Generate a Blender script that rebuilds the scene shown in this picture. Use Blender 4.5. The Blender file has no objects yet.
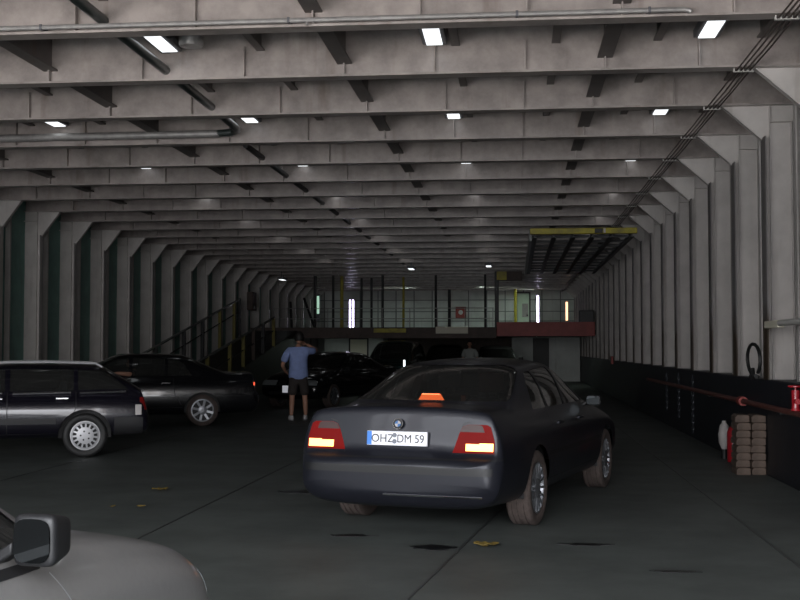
import bpy, bmesh, math, random
from mathutils import Vector, Matrix
random.seed(11)
SC = bpy.context.scene
COL = SC.collection
R = math.radians

# ------------------------------------------------------------------ materials
def mat(name, col, rough=0.5, metal=0.0, noise=0.0, scale=6.0, dark=None, bump=0.0, emit=None, es=0.0,
        coat=0.0, spec=0.5, stretch=None, rust=0.0):
    m = bpy.data.materials.new(name); m.use_nodes = True
    nt = m.node_tree; N = nt.nodes; L = nt.links
    b = N['Principled BSDF']
    b.inputs['Base Color'].default_value = (*col, 1)
    b.inputs['Roughness'].default_value = rough
    b.inputs['Metallic'].default_value = metal
    b.inputs['Coat Weight'].default_value = coat
    b.inputs['Coat Roughness'].default_value = 0.04
    b.inputs['Specular IOR Level'].default_value = spec
    if emit:
        b.inputs['Emission Color'].default_value = (*emit, 1)
        b.inputs['Emission Strength'].default_value = es
    if noise > 0 or bump > 0:
        tc = N.new('ShaderNodeTexCoord'); mp = N.new('ShaderNodeMapping')
        L.new(tc.outputs['Object'], mp.inputs['Vector'])
        if stretch: mp.inputs['Scale'].default_value = stretch
        nz = N.new('ShaderNodeTexNoise'); nz.inputs['Scale'].default_value = scale
        nz.inputs['Detail'].default_value = 6; nz.inputs['Roughness'].default_value = 0.65
        L.new(mp.outputs['Vector'], nz.inputs['Vector'])
        if noise > 0:
            rp = N.new('ShaderNodeValToRGB')
            rp.color_ramp.elements[0].position = 0.32; rp.color_ramp.elements[1].position = 0.62
            d = dark or tuple(c * (1 - noise) for c in col)
            rp.color_ramp.elements[0].color = (*d, 1); rp.color_ramp.elements[1].color = (*col, 1)
            L.new(nz.outputs['Fac'], rp.inputs['Fac'])
            out = rp.outputs['Color']
            if rust > 0:
                n2 = N.new('ShaderNodeTexNoise'); n2.inputs['Scale'].default_value = 1.0
                mp2 = N.new('ShaderNodeMapping'); mp2.inputs['Scale'].default_value = (5, 5, 0.5)
                L.new(tc.outputs['Object'], mp2.inputs['Vector']); L.new(mp2.outputs['Vector'], n2.inputs['Vector'])
                n2.inputs['Detail'].default_value = 5
                r2 = N.new('ShaderNodeValToRGB')
                r2.color_ramp.elements[0].position = 0.60; r2.color_ramp.elements[1].position = 0.75
                r2.color_ramp.elements[0].color = (0, 0, 0, 1); r2.color_ramp.elements[1].color = (rust, rust, rust, 1)
                L.new(n2.outputs['Fac'], r2.inputs['Fac'])
                mx = N.new('ShaderNodeMixRGB'); mx.inputs['Color2'].default_value = (0.10, 0.055, 0.03, 1)
                L.new(r2.outputs['Color'], mx.inputs['Fac']); L.new(out, mx.inputs['Color1'])
                out = mx.outputs['Color']
            L.new(out, b.inputs['Base Color'])
        if bump > 0:
            bp = N.new('ShaderNodeBump'); bp.inputs['Strength'].default_value = bump
            bp.inputs['Distance'].default_value = 0.02
            L.new(nz.outputs['Fac'], bp.inputs['Height']); L.new(bp.outputs['Normal'], b.inputs['Normal'])
    return m

def glass_mat(name, tint, refl=1.0, refl_haze=0.05):
    m = bpy.data.materials.new(name); m.use_nodes = True
    nt = m.node_tree; N = nt.nodes; L = nt.links
    for n in list(N):
        if n.type == 'BSDF_PRINCIPLED': N.remove(n)
    out = [n for n in N if n.type == 'OUTPUT_MATERIAL'][0]
    tr = N.new('ShaderNodeBsdfTransparent'); tr.inputs['Color'].default_value = (*tint, 1)
    gl = N.new('ShaderNodeBsdfGlossy'); gl.inputs['Roughness'].default_value = 0.03
    gl.inputs['Color'].default_value = (refl, refl, refl, 1)
    fr = N.new('ShaderNodeFresnel'); fr.inputs['IOR'].default_value = 1.5
    mx = N.new('ShaderNodeMixShader')
    df = N.new('ShaderNodeBsdfDiffuse'); df.inputs['Color'].default_value = (.45, .45, .43, 1)
    m0 = N.new('ShaderNodeMixShader'); m0.inputs['Fac'].default_value = refl_haze  # grey diffuse share paints in hazy reflections
    L.new(tr.outputs['BSDF'], m0.inputs[1]); L.new(df.outputs['BSDF'], m0.inputs[2])
    L.new(fr.outputs['Fac'], mx.inputs['Fac']); L.new(m0.outputs['Shader'], mx.inputs[1]); L.new(gl.outputs['BSDF'], mx.inputs[2])
    #.outputs['BSDF'], mx.inputs[1]); L.new(gl.outputs['BSDF'], mx.inputs[2])
    L.new(mx.outputs['Shader'], out.inputs['Surface'])
    return m

M = {}
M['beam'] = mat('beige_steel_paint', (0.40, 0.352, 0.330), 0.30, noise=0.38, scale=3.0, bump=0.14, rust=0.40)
M['ceil'] = mat('beige_deckhead_paint', (0.13, 0.115, 0.108), 0.6, noise=0.3, scale=2.0, rust=0.4)  # colour lowered to deepen the shade between the beams
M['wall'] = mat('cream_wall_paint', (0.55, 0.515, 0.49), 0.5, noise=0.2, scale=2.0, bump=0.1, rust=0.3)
M['hullR'] = mat('cream_hull_paint', (0.10, 0.09, 0.082), 0.55, noise=0.35, scale=2.0, rust=0.85)  # cream paint darkened for the shade between frames, with rust streaks
M['hullL'] = mat('pale_green_hull_paint', (0.15, 0.31, 0.265), 0.5, noise=0.3, scale=2.0, rust=0.3)
M['dado'] = mat('navy_black_paint', (0.012, 0.014, 0.020), 0.5, noise=0.5, scale=3.0, bump=0.1)
M['floor'] = mat('dark_deck_coating', (0.116, 0.130, 0.121), 0.62, noise=0.38, scale=1.3, bump=0.25)
M['seam'] = mat('deck_weld_seam', (0.06, 0.064, 0.062), 0.5)
M['stain'] = mat('oil_stain', (0.012, 0.012, 0.013), 0.35, noise=0.4, scale=9)
M['bulk'] = mat('white_bulkhead_paint', (0.62, 0.64, 0.62), 0.5, noise=0.2, scale=1.2, rust=0.3)
M['bulkline'] = mat('bulkhead_seam_paint', (0.16, 0.17, 0.17), 0.5)
M['green'] = mat('pale_green_door_paint', (0.50, 0.62, 0.50), 0.45)
M['dark'] = mat('black_steel_paint', (0.015, 0.015, 0.016), 0.5, noise=0.3)
M['pipe'] = mat('dark_green_pipe_paint', (0.035, 0.045, 0.043), 0.30, noise=0.3)
M['galv'] = mat('galvanised_pipe', (0.36, 0.345, 0.335), 0.42, metal=0.3, noise=0.3, scale=9)
M['cable'] = mat('brown_cable_sheath', (0.075, 0.055, 0.05), 0.6)
M['clip'] = mat('cable_clip_metal', (0.55, 0.53, 0.50), 0.5)
M['yellow'] = mat('worn_yellow_paint', (0.50, 0.42, 0.02), 0.5, noise=0.5, scale=3, dark=(0.22, 0.18, 0.03))
M['dullyellow'] = mat('dirty_yellow_paint', (0.22, 0.18, 0.025), 0.55, noise=0.5, scale=3)
M['red'] = mat('red_oxide_paint', (0.36, 0.055, 0.045), 0.5, noise=0.3, scale=3)
M['redpipe'] = mat('red_fire_main_paint', (0.15, 0.045, 0.035), 0.45, noise=0.4, scale=6)
M['brightred'] = mat('bright_red_enamel', (0.42, 0.015, 0.025), 0.3, coat=0.4)
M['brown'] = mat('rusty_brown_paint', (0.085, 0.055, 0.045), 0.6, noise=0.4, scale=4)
M['cream'] = mat('cream_plate_paint', (0.72, 0.68, 0.55), 0.5)
M['grid'] = mat('grey_ramp_plating', (0.80, 0.80, 0.78), 0.55, noise=0.3, scale=2.0)
M['steel'] = mat('dark_ramp_steel', (0.05, 0.05, 0.052), 0.5, noise=0.3)
M['rail'] = mat('bare_steel_handrail', (0.40, 0.44, 0.43), 0.25, metal=0.7)
M['lamp'] = mat('lamp_diffuser', (0.9, 0.9, 0.9), 0.4, emit=(0.93, 0.97, 1.0), es=1.4)
M['lampfar'] = mat('far_lamp_diffuser', (0.9, 0.9, 0.9), 0.4, emit=(0.80, 1.0, 0.89), es=95.0)
M['lamplow'] = mat('lower_lamp_diffuser', (0.9, 0.9, 0.9), 0.4, emit=(0.85, 1.0, 0.9), es=70.0)
M['lampdim'] = mat('dim_lamp_diffuser', (0.9, 0.9, 0.9), 0.4, emit=(0.85, 1.0, 0.9), es=26.0)
M['warm'] = mat('warm_tube', (0.9, 0.8, 0.7), 0.4, emit=(1.0, 0.55, 0.30), es=2.2)
M['cold'] = mat('cold_tube', (0.9, 0.9, 0.95), 0.4, emit=(0.80, 0.72, 1.0), es=14.0)
M['house'] = mat('lamp_housing_grey', (0.10, 0.10, 0.11), 0.5)
M['wood'] = mat('weathered_chock_wood', (0.15, 0.105, 0.08), 0.7, noise=0.5, scale=7, bump=0.3)
M['rubber'] = mat('black_rubber', (0.009, 0.009, 0.009), 0.55)
M['tyre'] = mat('dusty_tyre_rubber', (0.115, 0.088, 0.078), 0.8, noise=0.35, scale=20, bump=0.2)
M['alloy'] = mat('silver_alloy', (0.62, 0.63, 0.66), 0.28, metal=0.75)  # pale paint for a drawn-in edge highlight
M['wheelsilver'] = mat('pale_silver_wheel_paint', (0.62, 0.62, 0.64), 0.4, metal=0.25)
M['alloydim'] = mat('grey_alloy', (0.30, 0.31, 0.33), 0.35, metal=0.7)
M['white'] = mat('white_plastic', (0.60, 0.56, 0.54), 0.45)
M['leaf'] = mat('dry_yellow_leaf', (0.24, 0.165, 0.035), 0.6, noise=0.4, scale=30)
M['chain'] = mat('galvanised_chain', (0.09, 0.095, 0.11), 0.4, metal=0.6)
# cars
M['bmw'] = mat('dark_graphite_metallic', (0.018, 0.019, 0.026), 0.36, metal=0.25, coat=0.12, spec=0.3)
M['black'] = mat('black_car_paint', (0.008, 0.008, 0.010), 0.22, coat=0.9)
M['violet'] = mat('dark_violet_grey_paint', (0.010, 0.009, 0.016), 0.22, metal=0.2, coat=0.7)
M['silver'] = mat('champagne_silver_paint', (0.31, 0.305, 0.30), 0.40, metal=0.5, coat=0.6, noise=0.06, scale=40)
M['teal'] = mat('dark_teal_paint', (0.015, 0.03, 0.03), 0.25, coat=0.8)
M['greycar'] = mat('mid_grey_paint', (0.16, 0.16, 0.16), 0.3, metal=0.4, coat=0.8)
M['trim'] = mat('black_plastic_trim', (0.012, 0.012, 0.013), 0.5)
M['greytrim'] = mat('grey_bumper_plastic', (0.022, 0.022, 0.024), 0.55)
M['chrome'] = mat('chrome_strip', (0.8, 0.8, 0.82), 0.18, metal=1.0)
M['glass'] = glass_mat('tinted_car_glass', (0.30, 0.32, 0.32))
M['mglass'] = mat('mirror_glass', (0.022, 0.024, 0.025), 0.03, metal=1.0)
M['seat'] = mat('dark_seat_cloth', (0.03, 0.03, 0.033), 0.8)
M['lens'] = mat('red_lamp_lens', (0.09, 0.003, 0.003), 0.5, spec=0.1, emit=(1, 0.02, 0.015), es=0.13)
M['lensdim'] = mat('dark_red_lamp_lens', (0.22, 0.01, 0.01), 0.15, coat=0.6)
M['clear'] = mat('smoked_indicator_lens', (0.075, 0.042, 0.04), 0.35, spec=0.25)
M['brake'] = mat('lit_brake_lamp', (0.9, 0.3, 0.1), 0.3, emit=(1.0, 0.40, 0.10), es=5.5)
M['brakeglow'] = mat('lit_red_lamp', (0.9, 0.1, 0.05), 0.3, emit=(1.0, 0.12, 0.05), es=1.0)
M['third'] = mat('lit_third_brake_lamp', (0.9, 0.2, 0.1), 0.3, emit=(1.0, 0.16, 0.04), es=3.0)
M['head'] = mat('clear_headlamp_lens', (0.55, 0.58, 0.60), 0.08, metal=0.6, coat=0.8)
M['headon'] = mat('lit_side_lamp', (0.9, 0.9, 0.95), 0.2, emit=(0.9, 0.97, 1.0), es=2.5)
M['plate'] = mat('white_number_plate', (0.80, 0.80, 0.84), 0.4, emit=(0.9, 0.92, 1.0), es=0.32)  # self-glow stands in for lamplight on the plate
M['euro'] = mat('blue_euro_band', (0.03, 0.16, 0.55), 0.4, emit=(0.05, 0.30, 0.9), es=0.35)  # glows like the plate, in place of lamplight
M['ink'] = mat('plate_black_ink', (0.02, 0.02, 0.025), 0.5)
M['seal'] = mat('grey_plate_seal', (0.22, 0.24, 0.28), 0.5)
M['badge_blue'] = mat('badge_blue', (0.06, 0.20, 0.50), 0.3)
# people
M['skin'] = mat('tanned_skin', (0.42, 0.22, 0.15), 0.55)
M['hair'] = mat('black_hair', (0.012, 0.010, 0.009), 0.6)
M['shirt'] = mat('light_blue_cotton', (0.27, 0.35, 0.64), 0.8, noise=0.15, scale=14)
M['shorts'] = mat('dark_brown_cotton', (0.035, 0.028, 0.026), 0.85)
M['shoe'] = mat('white_trainer', (0.62, 0.60, 0.60), 0.6)
M['sole'] = mat('grey_rubber_sole', (0.2, 0.2, 0.2), 0.7)
M['eye'] = mat('eye_dark', (0.02, 0.015, 0.01), 0.2)
M['greyshirt'] = mat('pale_grey_cotton', (0.42, 0.44, 0.42), 0.8)

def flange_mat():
    # wall paint darkened to carry the flange face's shade, rusted brown above the lower wall
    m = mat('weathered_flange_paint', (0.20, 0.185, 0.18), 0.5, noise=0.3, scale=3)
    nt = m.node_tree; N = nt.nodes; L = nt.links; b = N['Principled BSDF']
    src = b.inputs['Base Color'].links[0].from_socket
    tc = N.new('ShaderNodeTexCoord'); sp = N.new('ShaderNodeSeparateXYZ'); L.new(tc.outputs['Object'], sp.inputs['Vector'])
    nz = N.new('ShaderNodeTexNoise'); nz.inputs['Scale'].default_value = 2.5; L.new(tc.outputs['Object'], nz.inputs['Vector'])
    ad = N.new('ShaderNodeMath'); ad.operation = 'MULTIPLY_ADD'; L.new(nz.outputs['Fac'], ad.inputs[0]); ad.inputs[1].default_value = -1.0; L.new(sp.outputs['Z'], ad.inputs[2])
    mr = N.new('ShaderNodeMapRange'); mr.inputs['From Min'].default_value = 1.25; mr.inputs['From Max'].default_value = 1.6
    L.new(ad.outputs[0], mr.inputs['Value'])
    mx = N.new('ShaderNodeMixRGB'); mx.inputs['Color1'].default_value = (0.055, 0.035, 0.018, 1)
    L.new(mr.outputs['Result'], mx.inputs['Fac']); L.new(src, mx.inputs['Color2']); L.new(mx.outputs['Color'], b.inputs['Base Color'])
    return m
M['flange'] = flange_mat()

# ------------------------------------------------------------------ mesh helpers
class MB:
    def __init__(s): s.bm = bmesh.new()
    def face(s, pts, mi=0):
        f = s.bm.faces.new([s.bm.verts.new(p) for p in pts]); f.material_index = mi; return f
    def box(s, x0, x1, y0, y1, z0, z1, mi=0, M4=None):
        P = [Vector(p) for p in ((x0,y0,z0),(x1,y0,z0),(x1,y1,z0),(x0,y1,z0),(x0,y0,z1),(x1,y0,z1),(x1,y1,z1),(x0,y1,z1))]
        if M4: P = [M4 @ p for p in P]
        v = [s.bm.verts.new(p) for p in P]
        for q in ((0,3,2,1),(4,5,6,7),(0,1,5,4),(1,2,6,5),(2,3,7,6),(3,0,4,7)):
            f = s.bm.faces.new([v[i] for i in q]); f.material_index = mi
        return s
    def prism(s, pts, vec, mi=0):
        vec = Vector(vec)
        a = [s.bm.verts.new(Vector(p)) for p in pts]; b = [s.bm.verts.new(Vector(p) + vec) for p in pts]
        n = len(a); fs = [s.bm.faces.new(list(reversed(a))), s.bm.faces.new(b)]
        for i in range(n): fs.append(s.bm.faces.new([a[i], a[(i+1) % n], b[(i+1) % n], b[i]]))
        for f in fs: f.material_index = mi
        bmesh.ops.recalc_face_normals(s.bm, faces=fs)
        return s
    def tube(s, pts, r, n=8, mi=0, closed=False, caps=True):
        pts = [Vector(p) for p in pts]; rings = []; m = len(pts)
        rr = r if isinstance(r, (list, tuple)) else [r] * m
        up = None
        for i, p in enumerate(pts):
            a = pts[i-1] if (i > 0 or closed) else p
            b = pts[(i+1) % m] if (i < m-1 or closed) else p
            t = (b - a).normalized()
            if up is None: up = t.orthogonal().normalized()
            u = (up - t * up.dot(t))
            u = u.normalized() if u.length > 1e-6 else t.orthogonal().normalized()
            up = u; w = t.cross(u)
            rings.append([s.bm.verts.new(p + (u * math.cos(2*math.pi*k/n) + w * math.sin(2*math.pi*k/n)) * rr[i]) for k in range(n)])
        for i in range(m if closed else m-1):
            A, B = rings[i], rings[(i+1) % m]
            for k in range(n):
                f = s.bm.faces.new([A[k], A[(k+1) % n], B[(k+1) % n], B[k]]); f.material_index = mi
        if caps and not closed:
            s.bm.faces.new(list(reversed(rings[0]))).material_index = mi
            s.bm.faces.new(rings[-1]).material_index = mi
        return s
    def lathe(s, prof, n=32, mi=0, M4=None, closed=True):
        """prof: (radius, offset along y); axis is y"""
        rings = []
        for r, h in prof:
            ring = []
            for k in range(n):
                a = 2*math.pi*k/n; p = Vector((r*math.cos(a), h, r*math.sin(a)))
                ring.append(s.bm.verts.new(M4 @ p if M4 else p))
            rings.append(ring)
        m = len(rings); fs = []
        for i in range(m if closed else m-1):
            A, B = rings[i], rings[(i+1) % m]
            for k in range(n):
                fs.append(s.bm.faces.new([A[k], A[(k+1) % n], B[(k+1) % n], B[k]]))
        for f in fs: f.material_index = mi
        bmesh.ops.recalc_face_normals(s.bm, faces=fs)
        return s
    def sphere(s, c, r, seg=16, rings=10, mi=0):
        r = r if isinstance(r, (list, tuple)) else (r, r, r)
        before = set(s.bm.faces)
        bmesh.ops.create_uvsphere(s.bm, u_segments=seg, v_segments=rings, radius=1,
                                  matrix=Matrix.Translation(c) @ Matrix.Diagonal((*r, 1)))
        for f in s.bm.faces:
            if f not in before: f.material_index = mi
        return s
    def obj(s, name, mats, parent=None, smooth=35, bevel=0.0, loc=None):
        me = bpy.data.meshes.new(name); s.bm.to_mesh(me); s.bm.free()
        return link(name, me, mats, parent, smooth, bevel, loc)

def link(name, me, mats, parent=None, smooth=35, bevel=0.0, loc=None):
    me.name = name
    if not isinstance(mats, (list, tuple)): mats = [mats]
    for m in mats: me.materials.append(m)
    if smooth:
        for p in me.polygons: p.use_smooth = True
        me.set_sharp_from_angle(angle=R(smooth))
    o = bpy.data.objects.new(name, me); COL.objects.link(o)
    if parent: o.parent = parent
    if loc: o.location = loc
    if bevel:
        b = o.modifiers.new('Bevel', 'BEVEL'); b.width = bevel; b.segments = 2; b.limit_method = 'ANGLE'; b.angle_limit = R(40)
    return o

def tag(o, label, cat, group=None, kind=None):
    o['label'] = label; o['category'] = cat
    if group: o['group'] = group
    if kind: o['kind'] = kind
    return o
def structure(o, label=None):
    o['kind'] = 'structure'
    if label: o['label'] = label
    return o
def thing(name, label, cat, loc=(0,0,0), rz=0.0, group=None):
    o = bpy.data.objects.new(name, None); COL.objects.link(o); o.empty_display_size = 0.2
    o.location = loc; o.rotation_euler = (0, 0, rz)
    return tag(o, label, cat, group)
def copy_tree(o, parent=None):
    c = o.copy(); COL.objects.link(c)
    if parent: c.parent = parent
    for ch in [x for x in bpy.data.objects if x.parent == o]: copy_tree(ch, c)
    return c
def evaluated(me, mods):
    """mesh after modifiers"""
    o = bpy.data.objects.new('tmp', me); COL.objects.link(o)
    mods(o)
    bpy.context.view_layer.update()
    dg = bpy.context.evaluated_depsgraph_get()
    res = bpy.data.meshes.new_from_object(o.evaluated_get(dg))
    bpy.data.objects.remove(o); bpy.data.meshes.remove(me)
    return res

# ------------------------------------------------------------------ camera
F, CAMH = 1150.0, 1.55
yaw = math.atan(115 / math.hypot(F, 48)); pit = math.atan(48 / F)
cd = bpy.data.cameras.new('camera'); cam = bpy.data.objects.new('camera', cd); COL.objects.link(cam)
cd.sensor_width = 36; cd.lens = F * 36 / 800; cd.clip_start = 0.05; cd.clip_end = 500
cam.location = (0, 0, CAMH); cam.rotation_euler = (math.pi/2 + pit, 0, yaw)
SC.camera = cam

# ------------------------------------------------------------------ the hall
XR, XL = 3.46, -10.6          # hull plating
FR, FL = 3.0, -10.22        # inner faces of the web frames
Y0, Y1 = -1.5, 60.0
ZB, ZC = 4.5, 5.12           # beam undersides, deckhead
FY = [10.40 + 1.945 * k for k in range(-7, 26)]

structure(MB().box(XL-.05, XR+.05, Y0-6, Y1+.3, -0.15, 0).obj('floor', M['floor'], smooth=0), 'dark coated steel car deck')
b = MB()
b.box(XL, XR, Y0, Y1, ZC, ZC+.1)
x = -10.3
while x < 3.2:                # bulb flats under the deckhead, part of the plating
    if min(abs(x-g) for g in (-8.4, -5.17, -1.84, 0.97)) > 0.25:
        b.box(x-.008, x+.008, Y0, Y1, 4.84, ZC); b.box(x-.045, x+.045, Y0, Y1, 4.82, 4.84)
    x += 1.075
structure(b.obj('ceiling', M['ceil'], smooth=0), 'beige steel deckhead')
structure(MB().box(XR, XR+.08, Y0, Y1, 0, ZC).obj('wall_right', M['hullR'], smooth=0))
structure(MB().box(XL-.08, XL, Y0, Y1, 0, ZC).obj('wall_left', M['hullL'], smooth=0))
structure(MB().box(FR+.05, XR-.001, Y0, Y1-.3, 0.0, 1.17).obj('baseboard_right', M['dado'], smooth=0, bevel=.02), 'black painted lower wall')
structure(MB().box(XL+.001, FL-.05, Y0, Y1-.3, 0.0, 1.10).obj('baseboard_left', M['dado'], smooth=0, bevel=.02), 'black painted lower wall')

STF = [-9.5, -8.4, -7.3, -6.25, -5.17, -4.1, -2.95, -1.84, -0.85, 0.12, 0.97, 1.95]
for i, y in enumerate(FY):
    b = MB()
    b.box(XL+.01, XR-.01, y-.008, y+.008, ZB+.02, ZC-.001)
    b.box(XL+.01, XR-.01, y-.095, y+.095, ZB, ZB+.022)
    for s in STF:
        b.box(s-.007, s+.007, y-.085, y-.008, ZB+.022, 4.66 if s in (-8.4, -5.17, -1.84, 0.97) else 4.86)
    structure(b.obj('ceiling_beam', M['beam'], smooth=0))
    for side, fx, hx, gw, gz in ((1, FR, XR-.002, .47, 4.08), (-1, FL, XL+.002, .39, 3.98)):
        b = MB()
        t = side
        # web, wide inner flange, two flat bars, gusset with its folded edge, tripping bracket
        zb_ = 1.17 if side > 0 else 1.10
        b.box(min(fx, hx), max(fx, hx), y-.008, y+.008, zb_, ZB+.001)
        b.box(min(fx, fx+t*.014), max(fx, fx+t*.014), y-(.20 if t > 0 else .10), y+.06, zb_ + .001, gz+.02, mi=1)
        for q, h_ in ((.085, ZB), (.34, ZB-.2)) if t > 0 else ((.085, ZB),):
            b.box(min(fx+t*q, fx+t*(q+.012)), max(fx+t*q, fx+t*(q+.012)), y-.055, y-.008, zb_+.001, h_)
        tip = fx - t*gw
        b.prism([(tip, y-.010, ZB-.002), (fx, y-.010, ZB-.002), (fx, y-.010, gz)], (0, .020, 0))
        d = Vector((fx, 0, gz)) - Vector((tip, 0, ZB-.002)); n = Vector((-d.z, 0, d.x)).normalized() * .012
        b.prism([(tip, y-.03, ZB-.002), (fx, y-.03, gz), (fx+n.x, y-.03, gz+n.z), (tip+n.x, y-.03, ZB-.002+n.z)], (0, .09, 0))
        b.box(min(fx+t*.09, hx), max(fx+t*.09, hx), y-.08, y-.008, 4.29, 4.31)
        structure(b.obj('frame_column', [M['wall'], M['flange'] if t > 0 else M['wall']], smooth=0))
        if i < len(FY)-1:
            t = side
            ym = y + .97
            x0 = fx + t*(.17 if t > 0 else .27); rw_ = .055 if t > 0 else .03
            b = MB().box(min(x0, hx), max(x0, hx), ym-.007, ym+.007, zb_, ZB+.4)
            b.box(min(x0-.01, x0+.01), max(x0-.01, x0+.01), ym-rw_, ym+rw_, zb_+.001, ZB+.4)
            structure(b.obj('frame_rib', M['wall'], smooth=0))
for gx in (-8.4, -5.17, -1.84, 0.97):
    b = MB().box(gx-.01, gx+.01, Y0, Y1, 4.67, ZC-.001); b.box(gx-.08, gx+.08, Y0, Y1, 4.65, 4.67)
    structure(b.obj('ceiling_girder', M['ceil'], smooth=0))

# weld seams and stains on the deck
for (xa, ya, xb, yb) in ((-0.75, 6.5, -0.1, 11.5), (-3.1, 5.5, -2.9, 26), (2.0, 8, 2.0, 30), (-6.0, 9, -6.0, 30)):
    d = Vector((xb-xa, yb-ya, 0)); n = Vector((-d.y, d.x, 0)).normalized() * .012
    o = MB().prism([(xa-n.x, ya-n.y, 0), (xb-n.x, yb-n.y, 0), (xb+n.x, yb+n.y, 0), (xa+n.x, ya+n.y, 0)], (0, 0, .004)).obj('floor_seam', M['seam'])
    structure(o)
def blot(cx, cy, rx, ry, seed):
    rn = random.Random(seed); pts = []
    for k in range(22):
        a = 2*math.pi*k/22; q = 1 + rn.uniform(-.28, .28)
        pts.append((cx + rx*q*math.cos(a), cy + ry*q*math.sin(a), 0.0))
    return MB().prism(pts, (0, 0, .003))
for k, (cx, cy, rx, ry) in enumerate(((-0.64, 9.0, .16, .11), (0.55, 9.25, .20, .06), (-1.35, 9.5, .18, .06), (-2.2, 12.3, .3, .15), (1.1, 8.2, .18, .04))):
    o = blot(cx, cy, rx, ry, k).obj('floor_stain', M['stain'], smooth=0); structure(o)

# ---------------------------------------------------------------- lamps in the deckhead
lamp0 = None
ords = ['nearest', 'second', 'third', 'fourth', 'fifth', 'sixth', 'seventh', 'eighth']
cols = [(2.0, 'far right'), (-0.84, 'right of centre'), (-3.74, 'left of centre'), (-6.6, 'far left')]
for r_ in range(0, 8):
    for cx, cn in cols:
        if r_ == 0 and cn == 'far left': continue
        y = 11.80 + 3.97 * r_
        lab = 'lit white strip lamp, %s from the front in the %s lamp row' % (ords[r_ - (cn == 'far left')], cn)
        if lamp0 is None:
            t = thing('ceiling_lamp', lab, 'lamp', (cx, y, 4.78), 0, 'strip lamps under the deckhead')
            MB().box(-.13, .13, -.36, .36, .012, .10).obj('housing', M['house'], t, smooth=0, bevel=.01)
            MB().box(-.085, .085, -.33, .33, 0, .012).obj('diffuser', M['lamp'], t, smooth=0)
            for q in (-.2, .17): MB().box(-.015, .015, q, q+.03, .10, .34).obj('hanger', M['house'], t, smooth=0)
            lamp0 = t
        else:
            t = copy_tree(lamp0); t.location = (cx, y, 4.78); t['label'] = lab
for (cx, y, z, lab) in ((-3.6, 40.0, 4.30, 'low white lamp just before the upper deck, left of centre'),
                        (-0.9, 40.0, 4.38, 'low white lamp beside the yellow boxed ramp end'),
                        (-9.3, 45.5, 4.28, 'small white lamp high in the far left corner')):
    t = copy_tree(lamp0); t.location = (cx, y, z); t['label'] = lab; t['group'] = 'low lamps near the upper deck'
t = thing('junction_box', 'round grey junction box lid beside the front left ceiling lamp', 'junction box', (-3.42, 11.85, 4.76))
MB().lathe([(0.001, 0), (.12, 0), (.13, .02), (.13, .10), (0.001, .10)], 24, M4=Matrix.Rotation(R(90), 4, 'X')).obj('cover', M['galv'], t)
MB().box(-.02, .02, -.02, .02, .09, .36).obj('hanger', M['house'], t)

# ---------------------------------------------------------------- pipes and cables overhead
t = thing('front_pipe', 'thin galvanised pipe clamped along the front of the nearest ceiling beam', 'pipe')
MB().tube([(-9.6, 10.26, 4.548), (1.50, 10.26, 4.545), (1.55, 10.26, 4.535), (1.56, 10.26, 4.515)], .022, 10).obj('tube', M['galv'], t)
for px in (-7.8, -6.2, -4.4, -2.05, 0.03, 1.2):
    MB().box(px-.012, px+.012, 10.235, 10.395, 4.52, 4.573).obj('clamp', M['house'], t, bevel=.004)
MB().tube([(-1.88, 10.26, 4.53), (-1.88, 10.26, 4.50)], .014, 8).obj('drain_tap', M['galv'], t)
t = thing('drain_pipe', 'thick dark green pipe running lengthways through the ceiling beams with a left branch', 'pipe')
MB().tube([(-3.84, 3.0, 4.635), (-3.85, 14.2, 4.63), (-3.87, 15.6, 4.63), (-3.90, 15.85, 4.63), (-4.0, 16.0, 4.63), (-4.25, 16.03, 4.62)], .052, 14).obj('tube', M['pipe'], t)
MB().tube([(-4.2, 16.03, 4.62), (-9.8, 16.03, 4.60)], .055, 14).obj('branch', M['galv'], t)
for py in (8.6, 12.5, 14.5):
    MB().lathe([(.054, -.03), (.075, -.03), (.075, .03), (.054, .03)], 16, M4=Matrix.Translation((-3.85, py, 4.625))).obj('flange', M['dark'], t)
t = thing('scupper_pipe', 'slim black pipe continuing deep into the hall through the far beams', 'pipe')
MB().tube([(-4.05, 17.0, 4.62), (-4.02, 42.0, 4.62)], .045, 10).obj('tube', M['dark'], t)
cablab = ['innermost brown cable of the four under the right beam ends', 'second brown cable from the left under the right beam ends',
          'third brown cable from the left under the right beam ends', 'outermost brown cable of the four beside the right gussets']
for k in range(4):
    pts = []; cx = 2.345 + .047*k
    for i, y in enumerate(FY[5:]):
        pts.append((cx, y, ZB-.016)); pts.append((cx + .006*math.sin(i*2.1+k), y+.97, ZB-.02-.006*((i*3+k) % 3)))
    tag(MB().tube(pts, .009, 6).obj('cable', M['cable']), cablab[k], 'cable', 'cables along the right beam ends')
clip0 = None
for i, y in enumerate(FY[6:25]):
    lab = 'pale cable clip under the %s' % ('beam just before the first visible right gusset' if i == 0 else 'ceiling beam, number %d from the front' % (i+1))
    if clip0 is None:
        c = MB().box(-.105, .105, -.02, .02, -.035, -.029)
        for k in range(5): c.box(-.105+.047*k-.0, -.105+.047*k+.012, -.02, .02, -.030, 0)
        clip0 = c.obj('cable_clip', M['clip'], smooth=0); o = clip0
    else:
        o = clip0.copy(); COL.objects.link(o)
    o.location = (2.415, y, ZB); tag(o, lab, 'clip', 'cable clips on the beams')

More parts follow.
